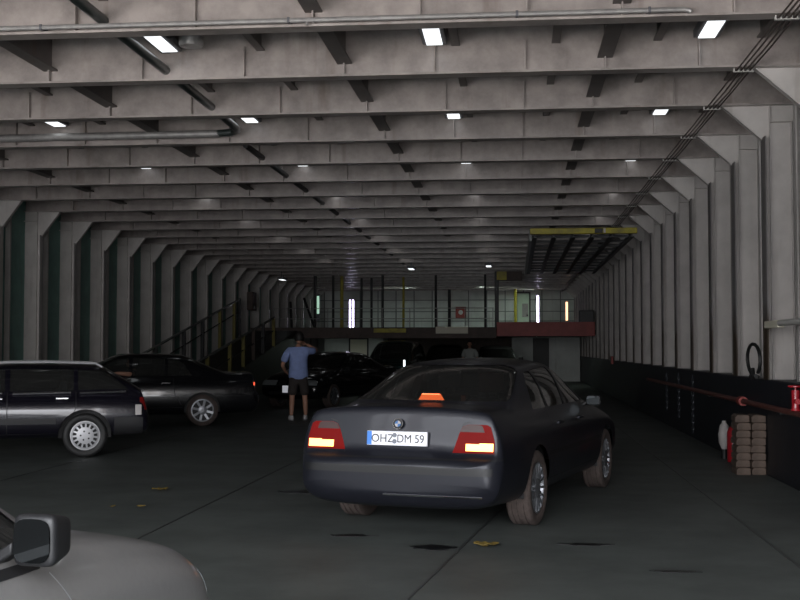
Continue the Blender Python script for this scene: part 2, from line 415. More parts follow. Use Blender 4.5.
# ---------------------------------------------------------------- right wall fittings
def gx(p): return p
t = thing('fire_main', 'long thin red pipe running along the black lower right wall', 'pipe')
MB().tube([(2.98, 8.0, .85), (2.98, 26.5, .85)], .034, 12).obj('tube', M['redpipe'], t)
MB().lathe([(.036, -.09), (.062, -.09), (.062, .09), (.036, .09)], 18, M4=Matrix.Translation((2.98, 15.6, .85))).obj('coupling', M['red'], t)
for py in (10.5, 13.4, 18.2, 21.2, 24.3):
    MB().box(2.97, 3.05, py-.02, py+.02, .80, .83).obj('bracket', M['dark'], t)
t = thing('fire_hydrant', 'bright red hydrant valve on the pipe at the right edge', 'hydrant', (2.98, 12.68, 0.88))
MB().tube([(0, 0, 0), (0, 0, .05), (0, 0, .22)], [.05, .04, .045], 14).obj('valve_body', M['brightred'], t)
MB().tube([(0, 0, .10), (0, -.11, .10)], .03, 12).obj('outlet', M['brightred'], t)
MB().tube([(.07*math.cos(a*math.pi/8), .07*math.sin(a*math.pi/8), .26) for a in range(16)], .011, 8, closed=True).box(-.065, .065, -.006, .006, .254, .266).tube([(0, 0, .2), (0, 0, .27)], .011, 8).obj('handwheel', M['brightred'], t)
# hose loop
t = thing('hose', 'black rubber hose hung in a loop on the right wall', 'hose', (2.96, 14.72, 1.39))
pts = []
for k in range(15):
    a = R(-62) + R(292) * k / 14
    pts.append((.0 - .02*math.sin(k*.4), .29*math.cos(a), .20*math.sin(a)+.01))
pts = [(0.02, .30, -.21)] + [(p[0], -p[1]*-1, p[2]) for p in pts]
MB().tube(pts, .022, 10).obj('loop', M['rubber'], t)
MB().box(-.02, .07, .05, .14, -.235, -.175).obj('hook', M['rubber'], t, bevel=.01)
MB().tube([(0, -.12, -.185), (.01, .10, -.215), (.02, .17, -.10)], .026, 8).obj('nozzle', M['rubber'], t)
# grey stub pipe and box
t = thing('wall_conduit', 'pale grey conduit stub with a white end box on the right wall', 'conduit', (2.96, 13.15, 1.82))
MB().box(-.03, .05, .12, .80, -.04, .045).obj('end_box', M['cream'], t, bevel=.01)
MB().tube([(0, .12, .01), (0, -1.0, .01)], .036, 12).obj('tube', M['clip'], t)
# extinguisher and bottle
t = thing('fire_extinguisher', 'red fire extinguisher standing on the floor beside the wooden chocks', 'fire extinguisher', (2.95, 16.1, 0))
MB().lathe([(0.001, 0), (.075, 0), (.08, .015), (.08, .40), (.06, .46), (.025, .49), (0.001, .49)], 24, M4=Matrix.Rotation(R(90), 4, 'X') @ Matrix.Scale(1, 4)).obj('cylinder', M['brightred'], t)
MB().box(-.02, .02, -.05, .06, .49, .52).box(-.012, .012, -.09, .05, .535, .548).obj('handle', M['dark'], t, bevel=.004)
MB().tube([(0, -.05, .50), (0, -.12, .46), (0, -.12, .28), (0, -.10, .15)], .012, 8).obj('discharge_hose', M['rubber'], t)
t = thing('plastic_canister', 'pale pinkish plastic canister standing left of the red extinguisher', 'canister', (2.92, 16.6, 0.0))
MB().lathe([(0.001, 0.12), (.03, .12), (.075, .22), (.085, .34), (.06, .46), (.03, .50), (.03, .53), (0.001, .53)], 20, M4=Matrix.Rotation(R(90), 4, 'X')).obj('body', M['white'], t)
MB().lathe([(0.001, .0), (.05, .0), (.045, .13), (0.001, .13)], 16, M4=Matrix.Rotation(R(90), 4, 'X')).obj('foot', M['dark'], t)
# lathe about y then rotated +90 about X puts the profile along z
# stacked wooden wheel chocks, two columns
rown = ['bottom', 'second', 'third', 'fourth', 'fifth', 'sixth', 'seventh', 'top']
ch = None
for c_, (cx_, cname) in enumerate(((2.77, 'left'), (2.955, 'right'))):
    for k in range(8):
        lab = 'weathered wooden wheel chock, %s of the %s stack' % (rown[k] if k in (0, 7) else rown[k] + ' from the floor', cname)
        if ch is None:
            c = MB().prism([(-.085, -.17, 0), (.085, -.17, 0), (.085, -.17, .082), (.05, -.17, .090), (-.06, -.17, .0905), (-.085, -.17, .06)], (0, .34, 0))
            ch = c.obj('wheel_chock', M['wood'], smooth=0, bevel=.008); o = ch
        else:
            o = ch.copy(); COL.objects.link(o)
        o.location = (cx_, 14.62 + random.uniform(-.03, .03), .0915*k); o.rotation_euler = (0, 0, random.uniform(-.04, .04))
        tag(o, lab, 'wheel chock', 'stacked wheel chocks')
# lashing chains on the dado
for k, (cy, z0, z1) in enumerate(((20.2, .12, 1.05), (21.9, .25, 1.05), (23.6, .3, 1.02))):
    c = MB(); z = z1; i = 0
    while z > z0:
        ring = []
        for q in range(10):
            a = 2*math.pi*q/10; u = .018*math.cos(a); w = .036*math.sin(a)
            ring.append((3.033 + (u if i % 2 else 0), cy + (0 if i % 2 else u), z + w))
        c.tube(ring, .007, 5, closed=True); z -= .058; i += 1
    o = c.obj('lashing_chain', M['chain'])
    tag(o, ['grey chain hanging on the black wall, nearest of three', 'grey chain hanging on the black wall, middle of three', 'grey chain hanging on the black wall, furthest of three'][k], 'chain', 'lashing chains on the right wall')
t = thing('call_box', 'small dull red box on the far end of the right wall', 'box', (3.03, 36.5, 1.15))
MB().box(-.05, .02, -.15, .15, -.1, .14).obj('case', M['red'], t, bevel=.01)
MB().box(-.055, -.05, -.12, .12, -.07, .11).obj('door', M['redpipe'], t)
t = thing('wall_box', 'reddish brown box high on the far left wall', 'box', (-10.1, 43.5, 3.35))
MB().box(-.1, .12, -.35, .35, -.35, .35).obj('case', M['brown'], t, bevel=.02)
MB().box(.12, .13, -.3, .3, -.3, .3).obj('door', M['brown'], t)

# ---------------------------------------------------------------- far end: upper deck, bulkhead
MY = 44.0
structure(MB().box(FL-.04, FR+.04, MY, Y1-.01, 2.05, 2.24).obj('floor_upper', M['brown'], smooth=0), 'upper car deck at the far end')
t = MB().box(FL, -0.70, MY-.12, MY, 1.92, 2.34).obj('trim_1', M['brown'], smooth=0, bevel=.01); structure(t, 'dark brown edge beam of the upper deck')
o = tag(MB().box(-3.01, -1.78, MY-.17, MY-.122, 2.10, 2.36).obj('cream_panel', M['cream'], bevel=.01), 'cream steel panel fixed to the upper deck edge', 'panel')
o = tag(MB().box(-5.40, -4.15, MY-.15, MY-.122, 2.14, 2.30).obj('yellow_panel', M['yellow'], bevel=.01), 'worn yellow panel on the upper deck edge left of the cream one', 'panel')
t = thing('red_barrier_beam', 'long red steel beam across the right side of the upper deck edge', 'beam', (0, MY-.2, 2.0))
MB().box(-.69, 3.0, 0, .18, .02, .52).obj('beam', M['red'], t, bevel=.015)
MB().box(-.69, 3.0, -.06, 0, .0, .05).box(-.69, 3.0, -.06, 0, .49, .53).obj('flange', M['red'], t)
t = thing('deck_locker', 'dark locker standing on the upper deck behind the red beam', 'locker', (2.75, MY+.6, 2.24))
MB().box(-.3, .25, -.25, .25, 0, .75).obj('case', M['dark'], t, bevel=.015)
MB().box(-.27, .22, -.27, -.25, .05, .7).obj('door', M['steel'], t)

structure(MB().box(XL, XR, Y1, Y1+.1, 0, ZC).obj('wall_far', M['bulk'], smooth=0), 'white far bulkhead')
b = MB()
x = -10.0
while x < 3.2:
    b.box(x-.025, x+.025, Y1-.06, Y1-.001, 0.0, ZC)
    x += .95
for z in (2.95, 3.45, 4.05): b.box(XL+.01, XR-.01, Y1-.03, Y1-.001, z-.02, z+.02)
structure(b.obj('trim_2', M['bulkline'], smooth=0), 'dark seams and stiffeners of the far bulkhead')
structure(MB().box(-9.0, -6.2, 54.0, 54.08, 0, 2.049).box(-.15, FR, 54.0, 54.08, 0, 2.049).obj('wall_lower', M['bulk'], smooth=0), 'white partition below the upper deck')
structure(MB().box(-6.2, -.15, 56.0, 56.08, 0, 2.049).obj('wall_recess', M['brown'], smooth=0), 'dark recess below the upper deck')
# doors
def door(name, x0, x1, z0, z1, mtl, lab, Y1=60.0):
    d = MB().box(x0, x1, Y1-.09, Y1-.065, z0, z1).obj(name, mtl, smooth=0); structure(d, lab)
    MB().box(x0-.07, x0, Y1-.11, Y1-.062, z0, z1+.07).box(x1, x1+.07, Y1-.11, Y1-.062, z0, z1+.07).box(x0, x1, Y1-.11, Y1-.062, z1, z1+.07).obj('door_frame', M['dark'], d, smooth=0)
    MB().box(x1-.14, x1-.06, Y1-.13, Y1-.09, z0+.95, z0+1.02).obj('door_handle', M['dark'], d, smooth=0)
    return d
d1 = door('door_1', 0.12, 0.74, 2.26, 4.38, M['green'], 'pale green lit door on the upper deck')
MB().box(.38, .68, Y1-.11, Y1-.091, 3.15, 3.85).obj('notice', M['galv'], d1)
door('door_2', -7.75, -6.95, 0.02, 1.96, M['cream'], 'pale door under the upper deck on the left', 54.0)
door('door_3', 0.9, 1.5, 0.02, 1.95, M['dark'], 'dark door under the upper deck on the right', 54.0)
t = thing('hose_cabinet', 'red fire hose cabinet with a white disc on the far bulkhead', 'cabinet', (-2.8, Y1-.07, 3.4))
MB().box(-.27, .27, -.16, 0, -.29, .29).obj('case', M['red'], t, bevel=.015)
MB().lathe([(0.001, 0), (.12, 0), (.12, .02), (0.001, .02)], 20, M4=Matrix.Translation((0, -.18, 0))).obj('emblem', M['white'], t)
t = thing('warm_tube_lamp', 'orange glowing upright tube lamp on the far right wall', 'lamp', (2.60, 58.4, 2.9))
MB().box(-.06, .06, .0, .06, 0, 1.0).obj('housing', M['house'], t)
MB().box(-.055, .055, -.03, .0, .03, .97).obj('tube', M['warm'], t, bevel=.01)
t = thing('cold_tube_lamp', 'violet white glowing upright twin tube by the far bulkhead left of centre', 'lamp', (-8.30, 58.2, 2.55))
MB().box(-.16, .16, .0, .06, 0, 1.5).obj('housing', M['house'], t)
MB().box(-.11, -.05, -.04, .0, .03, 1.45).obj('tube', M['cold'], t, bevel=.01)
MB().box(.05, .11, -.04, .0, .03, 1.45).obj('tube', M['cold'], t, bevel=.01)
t = thing('cold_slot_lamp', 'violet white glowing upright tube right of the green door', 'lamp', (1.16, 58.6, 2.75))
MB().box(-.09, .09, .0, .06, 0, 1.5).obj('housing', M['house'], t)
MB().box(-.04, .04, -.04, .0, .03, 1.45).obj('tube', M['cold'], t, bevel=.01)
t = thing('green_tube_lamp', 'dim greenish upright tube lamp at the left of the far bulkhead', 'lamp', (-10.0, 58.0, 2.9))
MB().box(-.09, .09, .0, .06, 0, 1.4).obj('housing', M['house'], t)
MB().box(-.06, .06, -.04, .0, .4, 1.3).obj('tube', mat('green_tube', (.8, .9, .8), .4, emit=(.6, 1, .75), es=.55), t, bevel=.01)
# lamps over the upper deck and below it
for k, (cx, cy, z, lab) in enumerate(((-5.5, 55.6, 4.72, 'greenish lamp over the left half of the upper deck'), (-1.7, 55.6, 4.72, 'greenish lamp over the middle of the upper deck'),
                                      (0.9, 57.5, 4.72, 'greenish lamp over the green door'), (-6.9, 50.0, 2.03, 'greenish lamp below the upper deck on the left'),
                                      (0.9, 47.6, 2.042, 'greenish lamp below the upper deck on the right'))):
    t = thing('work_lamp', lab, 'lamp', (cx, cy, z), 0, 'greenish lamps at the far end')
    MB().box(-.14, .14, -.34, .34, .006, .018).obj('housing', M['house'], t)
    MB().box(-.11, .11, -.32, .32, 0, .006).obj('diffuser', M['lampfar'] if z > 3 else (M['lamplow'] if cx < 0 else M['lampdim']), t, smooth=0)

# stanchions on the upper deck
st = [(-5.30, 46, 4.5, .05, 'black'), (-3.18, 46.4, 4.5, .05, 'black'), (-2.62, 46.2, 3.9, .06, 'black'), (-1.18, 46.2, 4.5, .045, 'black'),
      (-8.14, 46.5, 4.5, .06, 'black'), (-7.36, 46.3, 4.5, .05, 'black'), (-7.08, 46.8, 4.5, .07, 'yellow'), (-6.0, 48, 4.5, .05, 'black'), (-6.45, 48.2, 4.5, .05, 'black'),
      (-4.6, 47.5, 4.5, .05, 'yellow'), (0.03, 57.5, 4.5, .07, 'yellow')]
stl = ['black post directly left of the yellow deck panel', 'black post above the left end of the cream panel', 'short black post left of the fire cabinet',
       'black post left of the thick ramp pillar', 'black post furthest left on the upper deck', 'black post beside the leftmost yellow post', 'yellow post left of the violet twin tube',
       'black post just right of the violet twin tube', 'thin black post between the twin tube and its neighbour', 'yellow post above the right end of the yellow panel', 'yellow post at the left edge of the green door']
for (px, py, pz, r, c_), lab in zip(st, stl):
    t = thing('deck_post', lab, 'post', (px, py, 2.24), 0, 'posts on the upper deck')
    MB().tube([(0, 0, 0), (0, 0, pz-2.24)], r, 10).obj('shaft', M['yellow'] if c_ == 'yellow' else M['dark'], t)
    MB().box(-.12, .12, -.12, .12, 0, .03).obj('foot_plate', M['dark'], t)
for (xa, za, xb, zb2, lab) in ((-8.4, 3.55, -7.9, 2.28, 'black bar leaning left of the violet twin tube'), (-8.95, 3.4, -8.85, 2.28, 'upright black bar leaning near the left yellow post')):
    tag(MB().tube([(xb, 45.2, zb2), (xa, 45.4, za)], .05, 8).obj('leaning_bar', M['dark']), lab, 'bar', 'bars leaning on the upper deck')
t = thing('guard_rail', 'thin wire guard rail along the upper deck edge', 'railing', (0, MY+.35, 2.24))
for z in (.45, .85): MB().tube([(-9.4, 0, z), (-.8, 0, z)], .016, 6).obj('rail', M['galv'], t)
for k in range(9): MB().tube([(-9.4+1.07*k, 0, 0), (-9.4+1.07*k, 0, .87)], .018, 6).obj('upright', M['galv'], t)
# ramp gear
t = thing('hoistable_ramp', 'raised grey ramp panel with a yellow end hanging below the right beams', 'ramp', (1.48, 25.2, 4.08))
L_ = 12.6; dz = 0.0
sh = Matrix(((1,0,0,0),(0,1,0,0),(0,dz/L_,1,0),(0,0,0,1)))
for k in range(6):
    gxx = -1.04 + .42*k
    MB().box(gxx-.012, gxx+.012, .1, L_, -.10, 0, M4=sh).box(gxx-.05, gxx+.05, .1, L_, -.115, -.10, M4=sh).obj('girder', M['steel'], t, smooth=0)
for k in range(11):
    yy = .8 + 1.15*k
    MB().box(-1.10, 1.12, yy-.012, yy+.012, -.06, 0, M4=sh).obj('cross_bar', M['steel'], t, smooth=0)
MB().box(-1.14, 1.16, -.05, .1, -.05, .075).obj('end_beam', M['yellow'], t, bevel=.01)
MB().box(.25, .42, -.09, -.05, -.04, .06).obj('latch', M['dark'], t, bevel=.005)
MB().box(.44, .48, -.09, -.05, -.04, .06).obj('reflector', M['white'], t)
MB().box(-1.16, -1.10, .1, L_, -.18, .05, M4=sh).obj('edge_plate', M['pipe'], t, smooth=0)
t = thing('ramp_pillar', 'thick black pillar with a yellow box head left of the red beam', 'pillar', (-.69, 44.4, 2.24))
MB().box(-.08, .08, -.08, .08, 0, 2.26).obj('shaft', M['dark'], t, bevel=.01)
MB().box(.08, .98, -.12, .1, 1.9, 2.25).obj('arm', M['brown'], t, bevel=.01)
MB().box(.0, .38, -.16, -.12, 1.92, 2.25).obj('head_box', M['yellow'], t, bevel=.01)
MB().box(-.2, .2, -.2, .2, 0, .04).obj('foot_plate', M['dark'], t)

# ---------------------------------------------------------------- ramp with handrails on the left
t = thing('side_ramp', 'dark ramp climbing along the left wall to the upper deck', 'ramp')
b = MB().prism([(-10.05, 28.6, .02), (-10.05, 43.8, 2.22), (-8.4, 43.8, 2.22), (-8.4, 28.6, .02)], (0, 0, -.02))
b.prism([(-8.44, 28.6, 0), (-8.44, 43.8, 2.2), (-8.44, 43.8, 0)], (.06, 0, 0))  # dark side sheet added in place of the shade under the ramp
b.prism([(-10.08, 28.6, 0), (-10.08, 43.8, 2.2), (-10.08, 43.8, 1.85), (-10.08, 31.0, 0)], (.06, 0, 0))
b.obj('ramp_plate', M['dark'], t, smooth=0)
def railing(name, lab, xr, ya, za, yb, zb_, posts, tilt):
    r = thing(name, lab, 'railing', (xr, ya, 0), 0, 'handrails of the side ramp')
    f = lambda y: za + (zb_-za)*(y-ya)/(yb-ya)
    MB().tube([(0, 0, za), (0, yb-ya, zb_)], .04, 10).obj('handrail', M['rail'], r)
    MB().tube([(0, 0, za-.45), (0, yb-ya, zb_-.45)], .022, 8).obj('mid_rail', M['dark'], r)
    for (py, c_) in posts:
        zt = f(py); zd = max(.0, (py-28.6)*.1447 - .05)
        MB().box(-.05, .05, py-ya-.05, py-ya+.05, max(zd, 0), zt).obj('post', M[c_], r, smooth=0)
railing('ramp_railing', 'steel handrail on yellow and brown posts on the open side of the ramp', -8.42, 29.2, 1.05, 39.8, 2.62,
        [(29.3, 'dark'), (31.0, 'dullyellow'), (33.5, 'dullyellow'), (35.2, 'dullyellow'), (36.6, 'brown'), (38.0, 'dark'), (39.7, 'dullyellow')], 0)
railing('ramp_railing', 'dull handrail on the wall side of the ramp', -10.06, 29.2, 1.17, 41.5, 3.36,
        [(29.3, 'dark'), (31.5, 'dark'), (34.3, 'dark'), (36.4, 'dark'), (38.6, 'dullyellow'), (40.6, 'dullyellow'), (41.4, 'dark')], 0)

# ================================================================= cars
# local frame of a car: x forward from the rear axle, y to its left, z up
def ring(s):
    x, w, zb, zsh, zbelt, yb = s[:6]
    if len(s) == 7:                                   # deck: bonnet or boot lid at height zt
        zt = s[6]
        top = [(yb*.965, zbelt + (zt-zbelt)*.55), (yb*.86, zt), (yb*.5, zt+.018), (0, zt+.024)]
    else:                                             # cabin: roof height zr, roof half width yr
        zr, yr = s[6], s[7]
        top = [(yb*.52 + yr*.48 + .025, zbelt + (zr-.07-zbelt)*.5), (yr, zr-.065), (yr*.62, zr-.012), (0, zr)]
    return [(0, zb), (w*.80, zb), (w*.965, zb+.09), (w, zb+.52*(zsh-zb)), (w*.985, zsh), (yb, zbelt)] + top

def body_bm(stations, mats_n=2):
    bm = bmesh.new(); rings = []
    for s in stations:
        hp = ring(s); x = s[0]
        right = [bm.verts.new((x, -y, z)) for y, z in hp]
        left = [right[0]] + [bm.verts.new((x, y, z)) for y, z in hp[1:-1]] + [right[-1]]
        rings.append((right, left))
    for (r0, l0), (r1, l1) in zip(rings, rings[1:]):
        for j in range(9):
            bm.faces.new([r0[j], r0[j+1], r1[j+1], r1[j]])
            bm.faces.new([l0[j+1], l0[j], l1[j], l1[j+1]])
    for (r, l), flip in ((rings[0], 0), (rings[-1], 1)):
        for j in range(9):
            vs = []
            for v in (r[j], l[j], l[j+1], r[j+1]):
                if v not in vs: vs.append(v)
            bm.faces.new(list(reversed(vs)) if flip else vs)
    bmesh.ops.recalc_face_normals(bm, faces=bm.faces)
    me = bpy.data.meshes.new('cage'); bm.to_mesh(me); bm.free()
    def mods(o):
        m = o.modifiers.new('S', 'SUBSURF'); m.levels = 3; m.render_levels = 3
    me = evaluated(me, mods)
    bm = bmesh.new(); bm.from_mesh(me); bpy.data.meshes.remove(me)
    bmesh.ops.recalc_face_normals(bm, faces=bm.faces)
    return bm

PROJ = {'side': lambda c: (c.x, c.z), 'rear': lambda c: (c.y, c.z), 'front': lambda c: (c.y, c.z), 'top': lambda c: (c.x, c.y)}
BACK = {'side': lambda a, b: Vector((a, 0, b)), 'rear': lambda a, b: Vector((0, a, b)), 'front': lambda a, b: Vector((0, a, b)), 'top': lambda a, b: Vector((a, b, 0))}
def inside(p, poly):
    n = len(poly); c = False
    for i in range(n):
        (x1, y1), (x2, y2) = poly[i], poly[(i+1) % n]
        if (y1 > p[1]) != (y2 > p[1]) and p[0] < (x2-x1)*(p[1]-y1)/(y2-y1)+x1: c = not c
    return c
def cut(bm, poly, axis, test):
    """split the faces passing test along the outline poly (convex, projected along axis) and return those inside"""
    pr = PROJ[axis]
    us = [p[0] for p in poly]; vs = [p[1] for p in poly]
    u0, u1, v0, v1 = min(us)-.01, max(us)+.01, min(vs)-.01, max(vs)+.01
    faces = []
    for f in bm.faces:
        pv = [pr(v.co) for v in f.verts]
        if max(p[0] for p in pv) < u0 or min(p[0] for p in pv) > u1 or max(p[1] for p in pv) < v0 or min(p[1] for p in pv) > v1: continue
        f.normal_update()
        if test(f.calc_center_median(), f.normal): faces.append(f)
    n = len(poly)
    for i in range(n):
        (a0, b0), (a1, b1) = poly[i], poly[(i+1) % n]
        if abs(a1-a0) + abs(b1-b0) < 1e-6: continue
        no = BACK[axis](b1-b0, -(a1-a0))
        geom = set(faces)
        for f in faces: geom.update(f.edges); geom.update(f.verts)
        res = bmesh.ops.bisect_plane(bm, geom=list(geom), dist=1e-5, plane_co=BACK[axis](a0, b0), plane_no=no)
        faces = [g for g in res['geom'] if isinstance(g, bmesh.types.BMFace) and g.is_valid]
    return [f for f in faces if inside(pr(f.calc_center_median()), poly)]
def line(bm, pts, width, axis, test, mi=1):
    for (a0, b0), (a1, b1) in zip(pts, pts[1:]):
        d = Vector((a1-a0, b1-b0)).normalized(); n = Vector((-d.y, d.x)) * width/2
        for f in cut(bm, [(a0-n.x, b0-n.y), (a1-n.x, b1-n.y), (a1+n.x, b1+n.y), (a0+n.x, b0+n.y)], axis, test): f.material_index = mi
def take(bm, faces, name, mtl, parent, off=0.0, thick=0.012, keep=False):
    """lift faces out of the body into a part of their own, with a folded rim"""
    if not faces: print('EMPTY REGION', name); return None
    nb = bmesh.new(); vm = {}
    for f in faces:
        for v in f.verts:
            if v not in vm: vm[v] = nb.verts.new(v.co + v.normal * off)
    for f in faces: nb.faces.new([vm[v] for v in f.verts])
    inner = {}
    if thick:
        be = [e for e in nb.edges if len(e.link_faces) == 1]
        nb.normal_update()
        src = {n: o for o, n in vm.items()}
        for e in be:
            for v in e.verts:
                if v not in inner: inner[v] = nb.verts.new(v.co - src[v].normal * thick)
        for e in be:
            f = e.link_faces[0]
            loop = [l for l in f.loops if l.edge == e][0]
            a, b_ = loop.vert, loop.link_loop_next.vert
            nb.faces.new([b_, a, inner[a], inner[b_]])
    me = bpy.data.meshes.new(name); nb.to_mesh(me); nb.free()
    if not keep: bmesh.ops.delete(bm, geom=list(faces), context='FACES')
    return link(name, me, mtl, parent, 35)
RGT = lambda c, n: n.y < -.25
LFT = lambda c, n: n.y > .25
SIDES = ((RGT, 'r'), (LFT, 'l'))
REAR = lambda c, n: n.x < -.15
FRONT = lambda c, n: n.x > .15
def circ(cx, cz, r, n=20): return [(cx + r*math.cos(2*math.pi*k/n), cz + r*math.sin(2*math.pi*k/n)) for k in range(n)]

WHEELS = {}
def wheel(parent, x, y, z, key, Rt, W, rr, spokes, sw, rim_m, tyre_m, holes=False, name='wheel'):
    """tyre with a rim child; outer face towards -y of the wheel mesh"""
    if key not in WHEELS:
        t = MB().lathe([(rr, -W*.42), (rr+.018, -W*.47), (Rt-.045, -W*.50), (Rt-.015, -W*.47), (Rt, -W*.40), (Rt, -W*.26), (Rt-.008, -W*.25), (Rt-.008, -W*.22), (Rt, -W*.21),
                        (Rt, -.012), (Rt-.008, -.01), (Rt-.008, .01), (Rt, .012), (Rt, W*.21), (Rt-.008, W*.22), (Rt-.008, W*.25), (Rt, W*.26), (Rt, W*.40), (Rt-.015, W*.47), (Rt-.045, W*.50), (rr+.018, W*.47), (rr, W*.42)], 48)
        to = t.obj(name, tyre_m, parent)
        b = MB()
        b.lathe([(rr+.002, -W*.44), (rr-.016, -W*.445), (rr-.022, -W*.40), (rr-.03, W*.40), (rr+.002, W*.42)], 48, closed=False)
        yo = -W*.40
        hub = .085
        if holes:
            b.lathe([(rr-.012, yo-.01), (rr-.034, yo-.022), (rr-.034, yo), (rr-.012, yo)], 48)
            b.lathe([(.001, yo-.035), (.045, yo-.037), (.09, yo-.032), (rr-.086, yo-.028), (rr-.086, yo), (.001, yo)], 48)
        else:
            b.lathe([(.001, yo-.014), (.05, yo-.016), (hub, yo-.008), (hub, yo+.03), (.001, yo+.03)], 32)
        for k in range(spokes):
            a = 2*math.pi*k/spokes; m4 = Matrix.Rotation(a, 4, 'Y')
            r0, r1 = (rr-.095, rr-.028) if holes else (hub-.02, rr-.012)
            v = [m4 @ Vector(p) for p in ((r0, yo-.028 if holes else yo-.006, -sw*.5), (r0, yo-.028 if holes else yo-.006, sw*.5), (r1, yo-.016, sw*.5 if not holes else sw*.62), (r1, yo-.016, -sw*.5 if not holes else -sw*.62))]
            b.prism(v, m4.to_3x3() @ Vector((0, .026, 0)))
        if holes:
            for k in range(5):
                a = 2*math.pi*k/5 + .3
                b.lathe([(.001, -.002), (.013, -.002), (.013, .002), (.001, .002)], 10, mi=1, M4=Matrix.Translation((.062*math.cos(a), yo-.039, .062*math.sin(a))))
        ri = b.obj('rim', [rim_m, M['dark']], to)
        bk = MB().lathe([(.001, yo+.04), (rr-.02, yo+.04), (rr-.02, yo+.05), (.001, yo+.05)], 32).obj('brake_disc', M['dark'], to)
        WHEELS[key] = (to, parent); o = to
    else:
        src = WHEELS[key][0]
        o = copy_tree(src, parent)
    o.location = (x, y, z); o.rotation_euler = (0, random.uniform(0, 1), math.pi if y > 0 else 0)
    return o

def seat(parent, x, y, zb):
    b = MB().box(-.08, .42, -.24, .24, zb, zb+.16)
    o = b.obj('seat', M['seat'], parent, bevel=.04, loc=(x, y, 0))
    MB().prism([(-.10, -.23, zb+.1), (.06, -.23, zb+.1), (-.08, -.2, zb+.66), (-.18, -.2, zb+.66)], (0, .45, 0)).obj('seat_back', M['seat'], o, bevel=.03)
    MB().box(-.19, -.10, -.12, .12, zb+.72, zb+.90).box(-.155, -.14, -.06, -.04, zb+.62, zb+.75).box(-.155, -.14, .04, .06, zb+.62, zb+.75).obj('headrest', M['seat'], o, bevel=.025)

def plate_text(parent, txt, size, loc, rot, sx=1.0, m=None):
    c = bpy.data.curves.new('t', 'FONT'); c.body = txt; c.size = size; c.align_x = 'CENTER'; c.align_y = 'CENTER'; c.extrude = .0012
    o = bpy.data.objects.new('t', c); COL.objects.link(o); bpy.context.view_layer.update()
    me = bpy.data.meshes.new_from_object(o.evaluated_get(bpy.context.evaluated_depsgraph_get()))
    bpy.data.objects.remove(o); bpy.data.curves.remove(c)
    o = link('lettering', me, m or M['ink'], parent, 0); o.location = loc; o.rotation_euler = rot; o.scale = (sx, 1, 1)
    return o

def mirror(parent, x, y, z, sgn, mtl, s=1.0, wy=1.0, hz=1.0):
    """wing mirror housing with its glass facing back"""
    b = MB()
    prof = [(-.06, .0), (-.05, .085), (.0, .105), (.05, .095), (.09, .05)]
    bm = b.bm
    bmesh.ops.create_cube(bm, size=1)
    for v in bm.verts:
        v.co = Vector((v.co.x*.13*s, v.co.y*.21*s*wy, v.co.z*.145*s*hz))
        if v.co.x > 0: v.co.y *= .72; v.co.z *= .66
    bmesh.ops.subdivide_edges(bm, edges=bm.edges, cuts=2, use_grid_fill=True)
    me = bpy.data.meshes.new('m'); bm.to_mesh(me); bm.free()
    def mods(o):
        m = o.modifiers.new('S', 'SUBSURF'); m.levels = 2; m.render_levels = 2
    me = evaluated(me, mods)
    o = link('wing_mirror', me, mtl, parent, 50); o.location = (x, y + sgn*(.03*s + .1*s*wy), z)
    g = MB()
    pts = [(-.0655*s, .085*s*wy*math.copysign(abs(math.cos(a))**.55, math.cos(a)), .056*s*hz*math.copysign(abs(math.sin(a))**.55, math.sin(a))) for a in [2*math.pi*k/24 for k in range(24)]]
    g.prism(pts, (-.004, 0, 0)).obj('mirror_glass', M['mglass'], o, smooth=0)
    MB().prism([(-.04*s, -sgn*.08*s, -.045*s), (.03*s, -sgn*.08*s, -.045*s), (.05*s, -sgn*.17*s, -.10*s), (-.04*s, -sgn*.17*s, -.10*s)], (0, 0, .035)).obj('mirror_arm', M['trim'], o, bevel=.006)
    return o

def car_root(name, label, cat, x, y, az, group=None):
    return thing(name, label, cat, (x, y, 0), R(90 - az), group)

def common(bm, root, paint, side_wins, rear_win, front_win, axles, Rarch, yw, lines, glass=None):
    """wheel arches, windows, shut lines shared by every car"""
    g = glass or M['glass']
    for ax, az_ in axles:
        fs = cut(bm, circ(ax, az_, Rarch, 24), 'side', lambda c, n: abs(c.y) > yw - .36)
        bmesh.ops.delete(bm, geom=fs, context='FACES')
    for test, s in SIDES:
        for poly, nm in side_wins:
            take(bm, cut(bm, poly, 'side', test), nm, g, root, -.006, .0)
    if rear_win: take(bm, cut(bm, rear_win[0], 'rear', lambda c, n: n.x < -.12 and n.z > .1 and rear_win[1] < c.x < rear_win[2]), 'rear_window', g, root, -.005, 0)
    if front_win: take(bm, cut(bm, front_win[0], 'front', lambda c, n: n.x > .12 and n.z > .1 and front_win[1] < c.x < front_win[2]), 'windscreen', g, root, -.005, 0)
    for test, s in SIDES:
        for pts, w, mi in lines: line(bm, pts, w, 'side', test, mi)
    for i, (ax, az_) in enumerate(axles):
        for sg in (-1, 1):
            b = MB(); n = 24; y1 = sg*(yw-.05); y0 = sg*(yw-.36)
            P = [(ax + (Rarch+.004)*math.cos(R(-8)+R(196)*k/n), az_ + (Rarch+.004)*math.sin(R(-8)+R(196)*k/n)) for k in range(n+1)]
            for k in range(n):
                b.face([(P[k][0], y1, P[k][1]), (P[k+1][0], y1, P[k+1][1]), (P[k+1][0], y0, P[k+1][1]), (P[k][0], y0, P[k][1])])
            b.face([(p[0], y0, p[1]) for p in P])
            b.obj('wheel_well', M['trim'], root, smooth=0)

def finish(bm, root, mats):
    me = bpy.data.meshes.new('body'); bm.to_mesh(me); bm.free()
    return link('body', me, mats, root, 32)

def handle(root, x, y, z, sg, m):
    MB().box(-.09, .09, -.018, .018, -.014, .014).obj('door_handle', m, root, bevel=.008, loc=(x, y*sg, z))

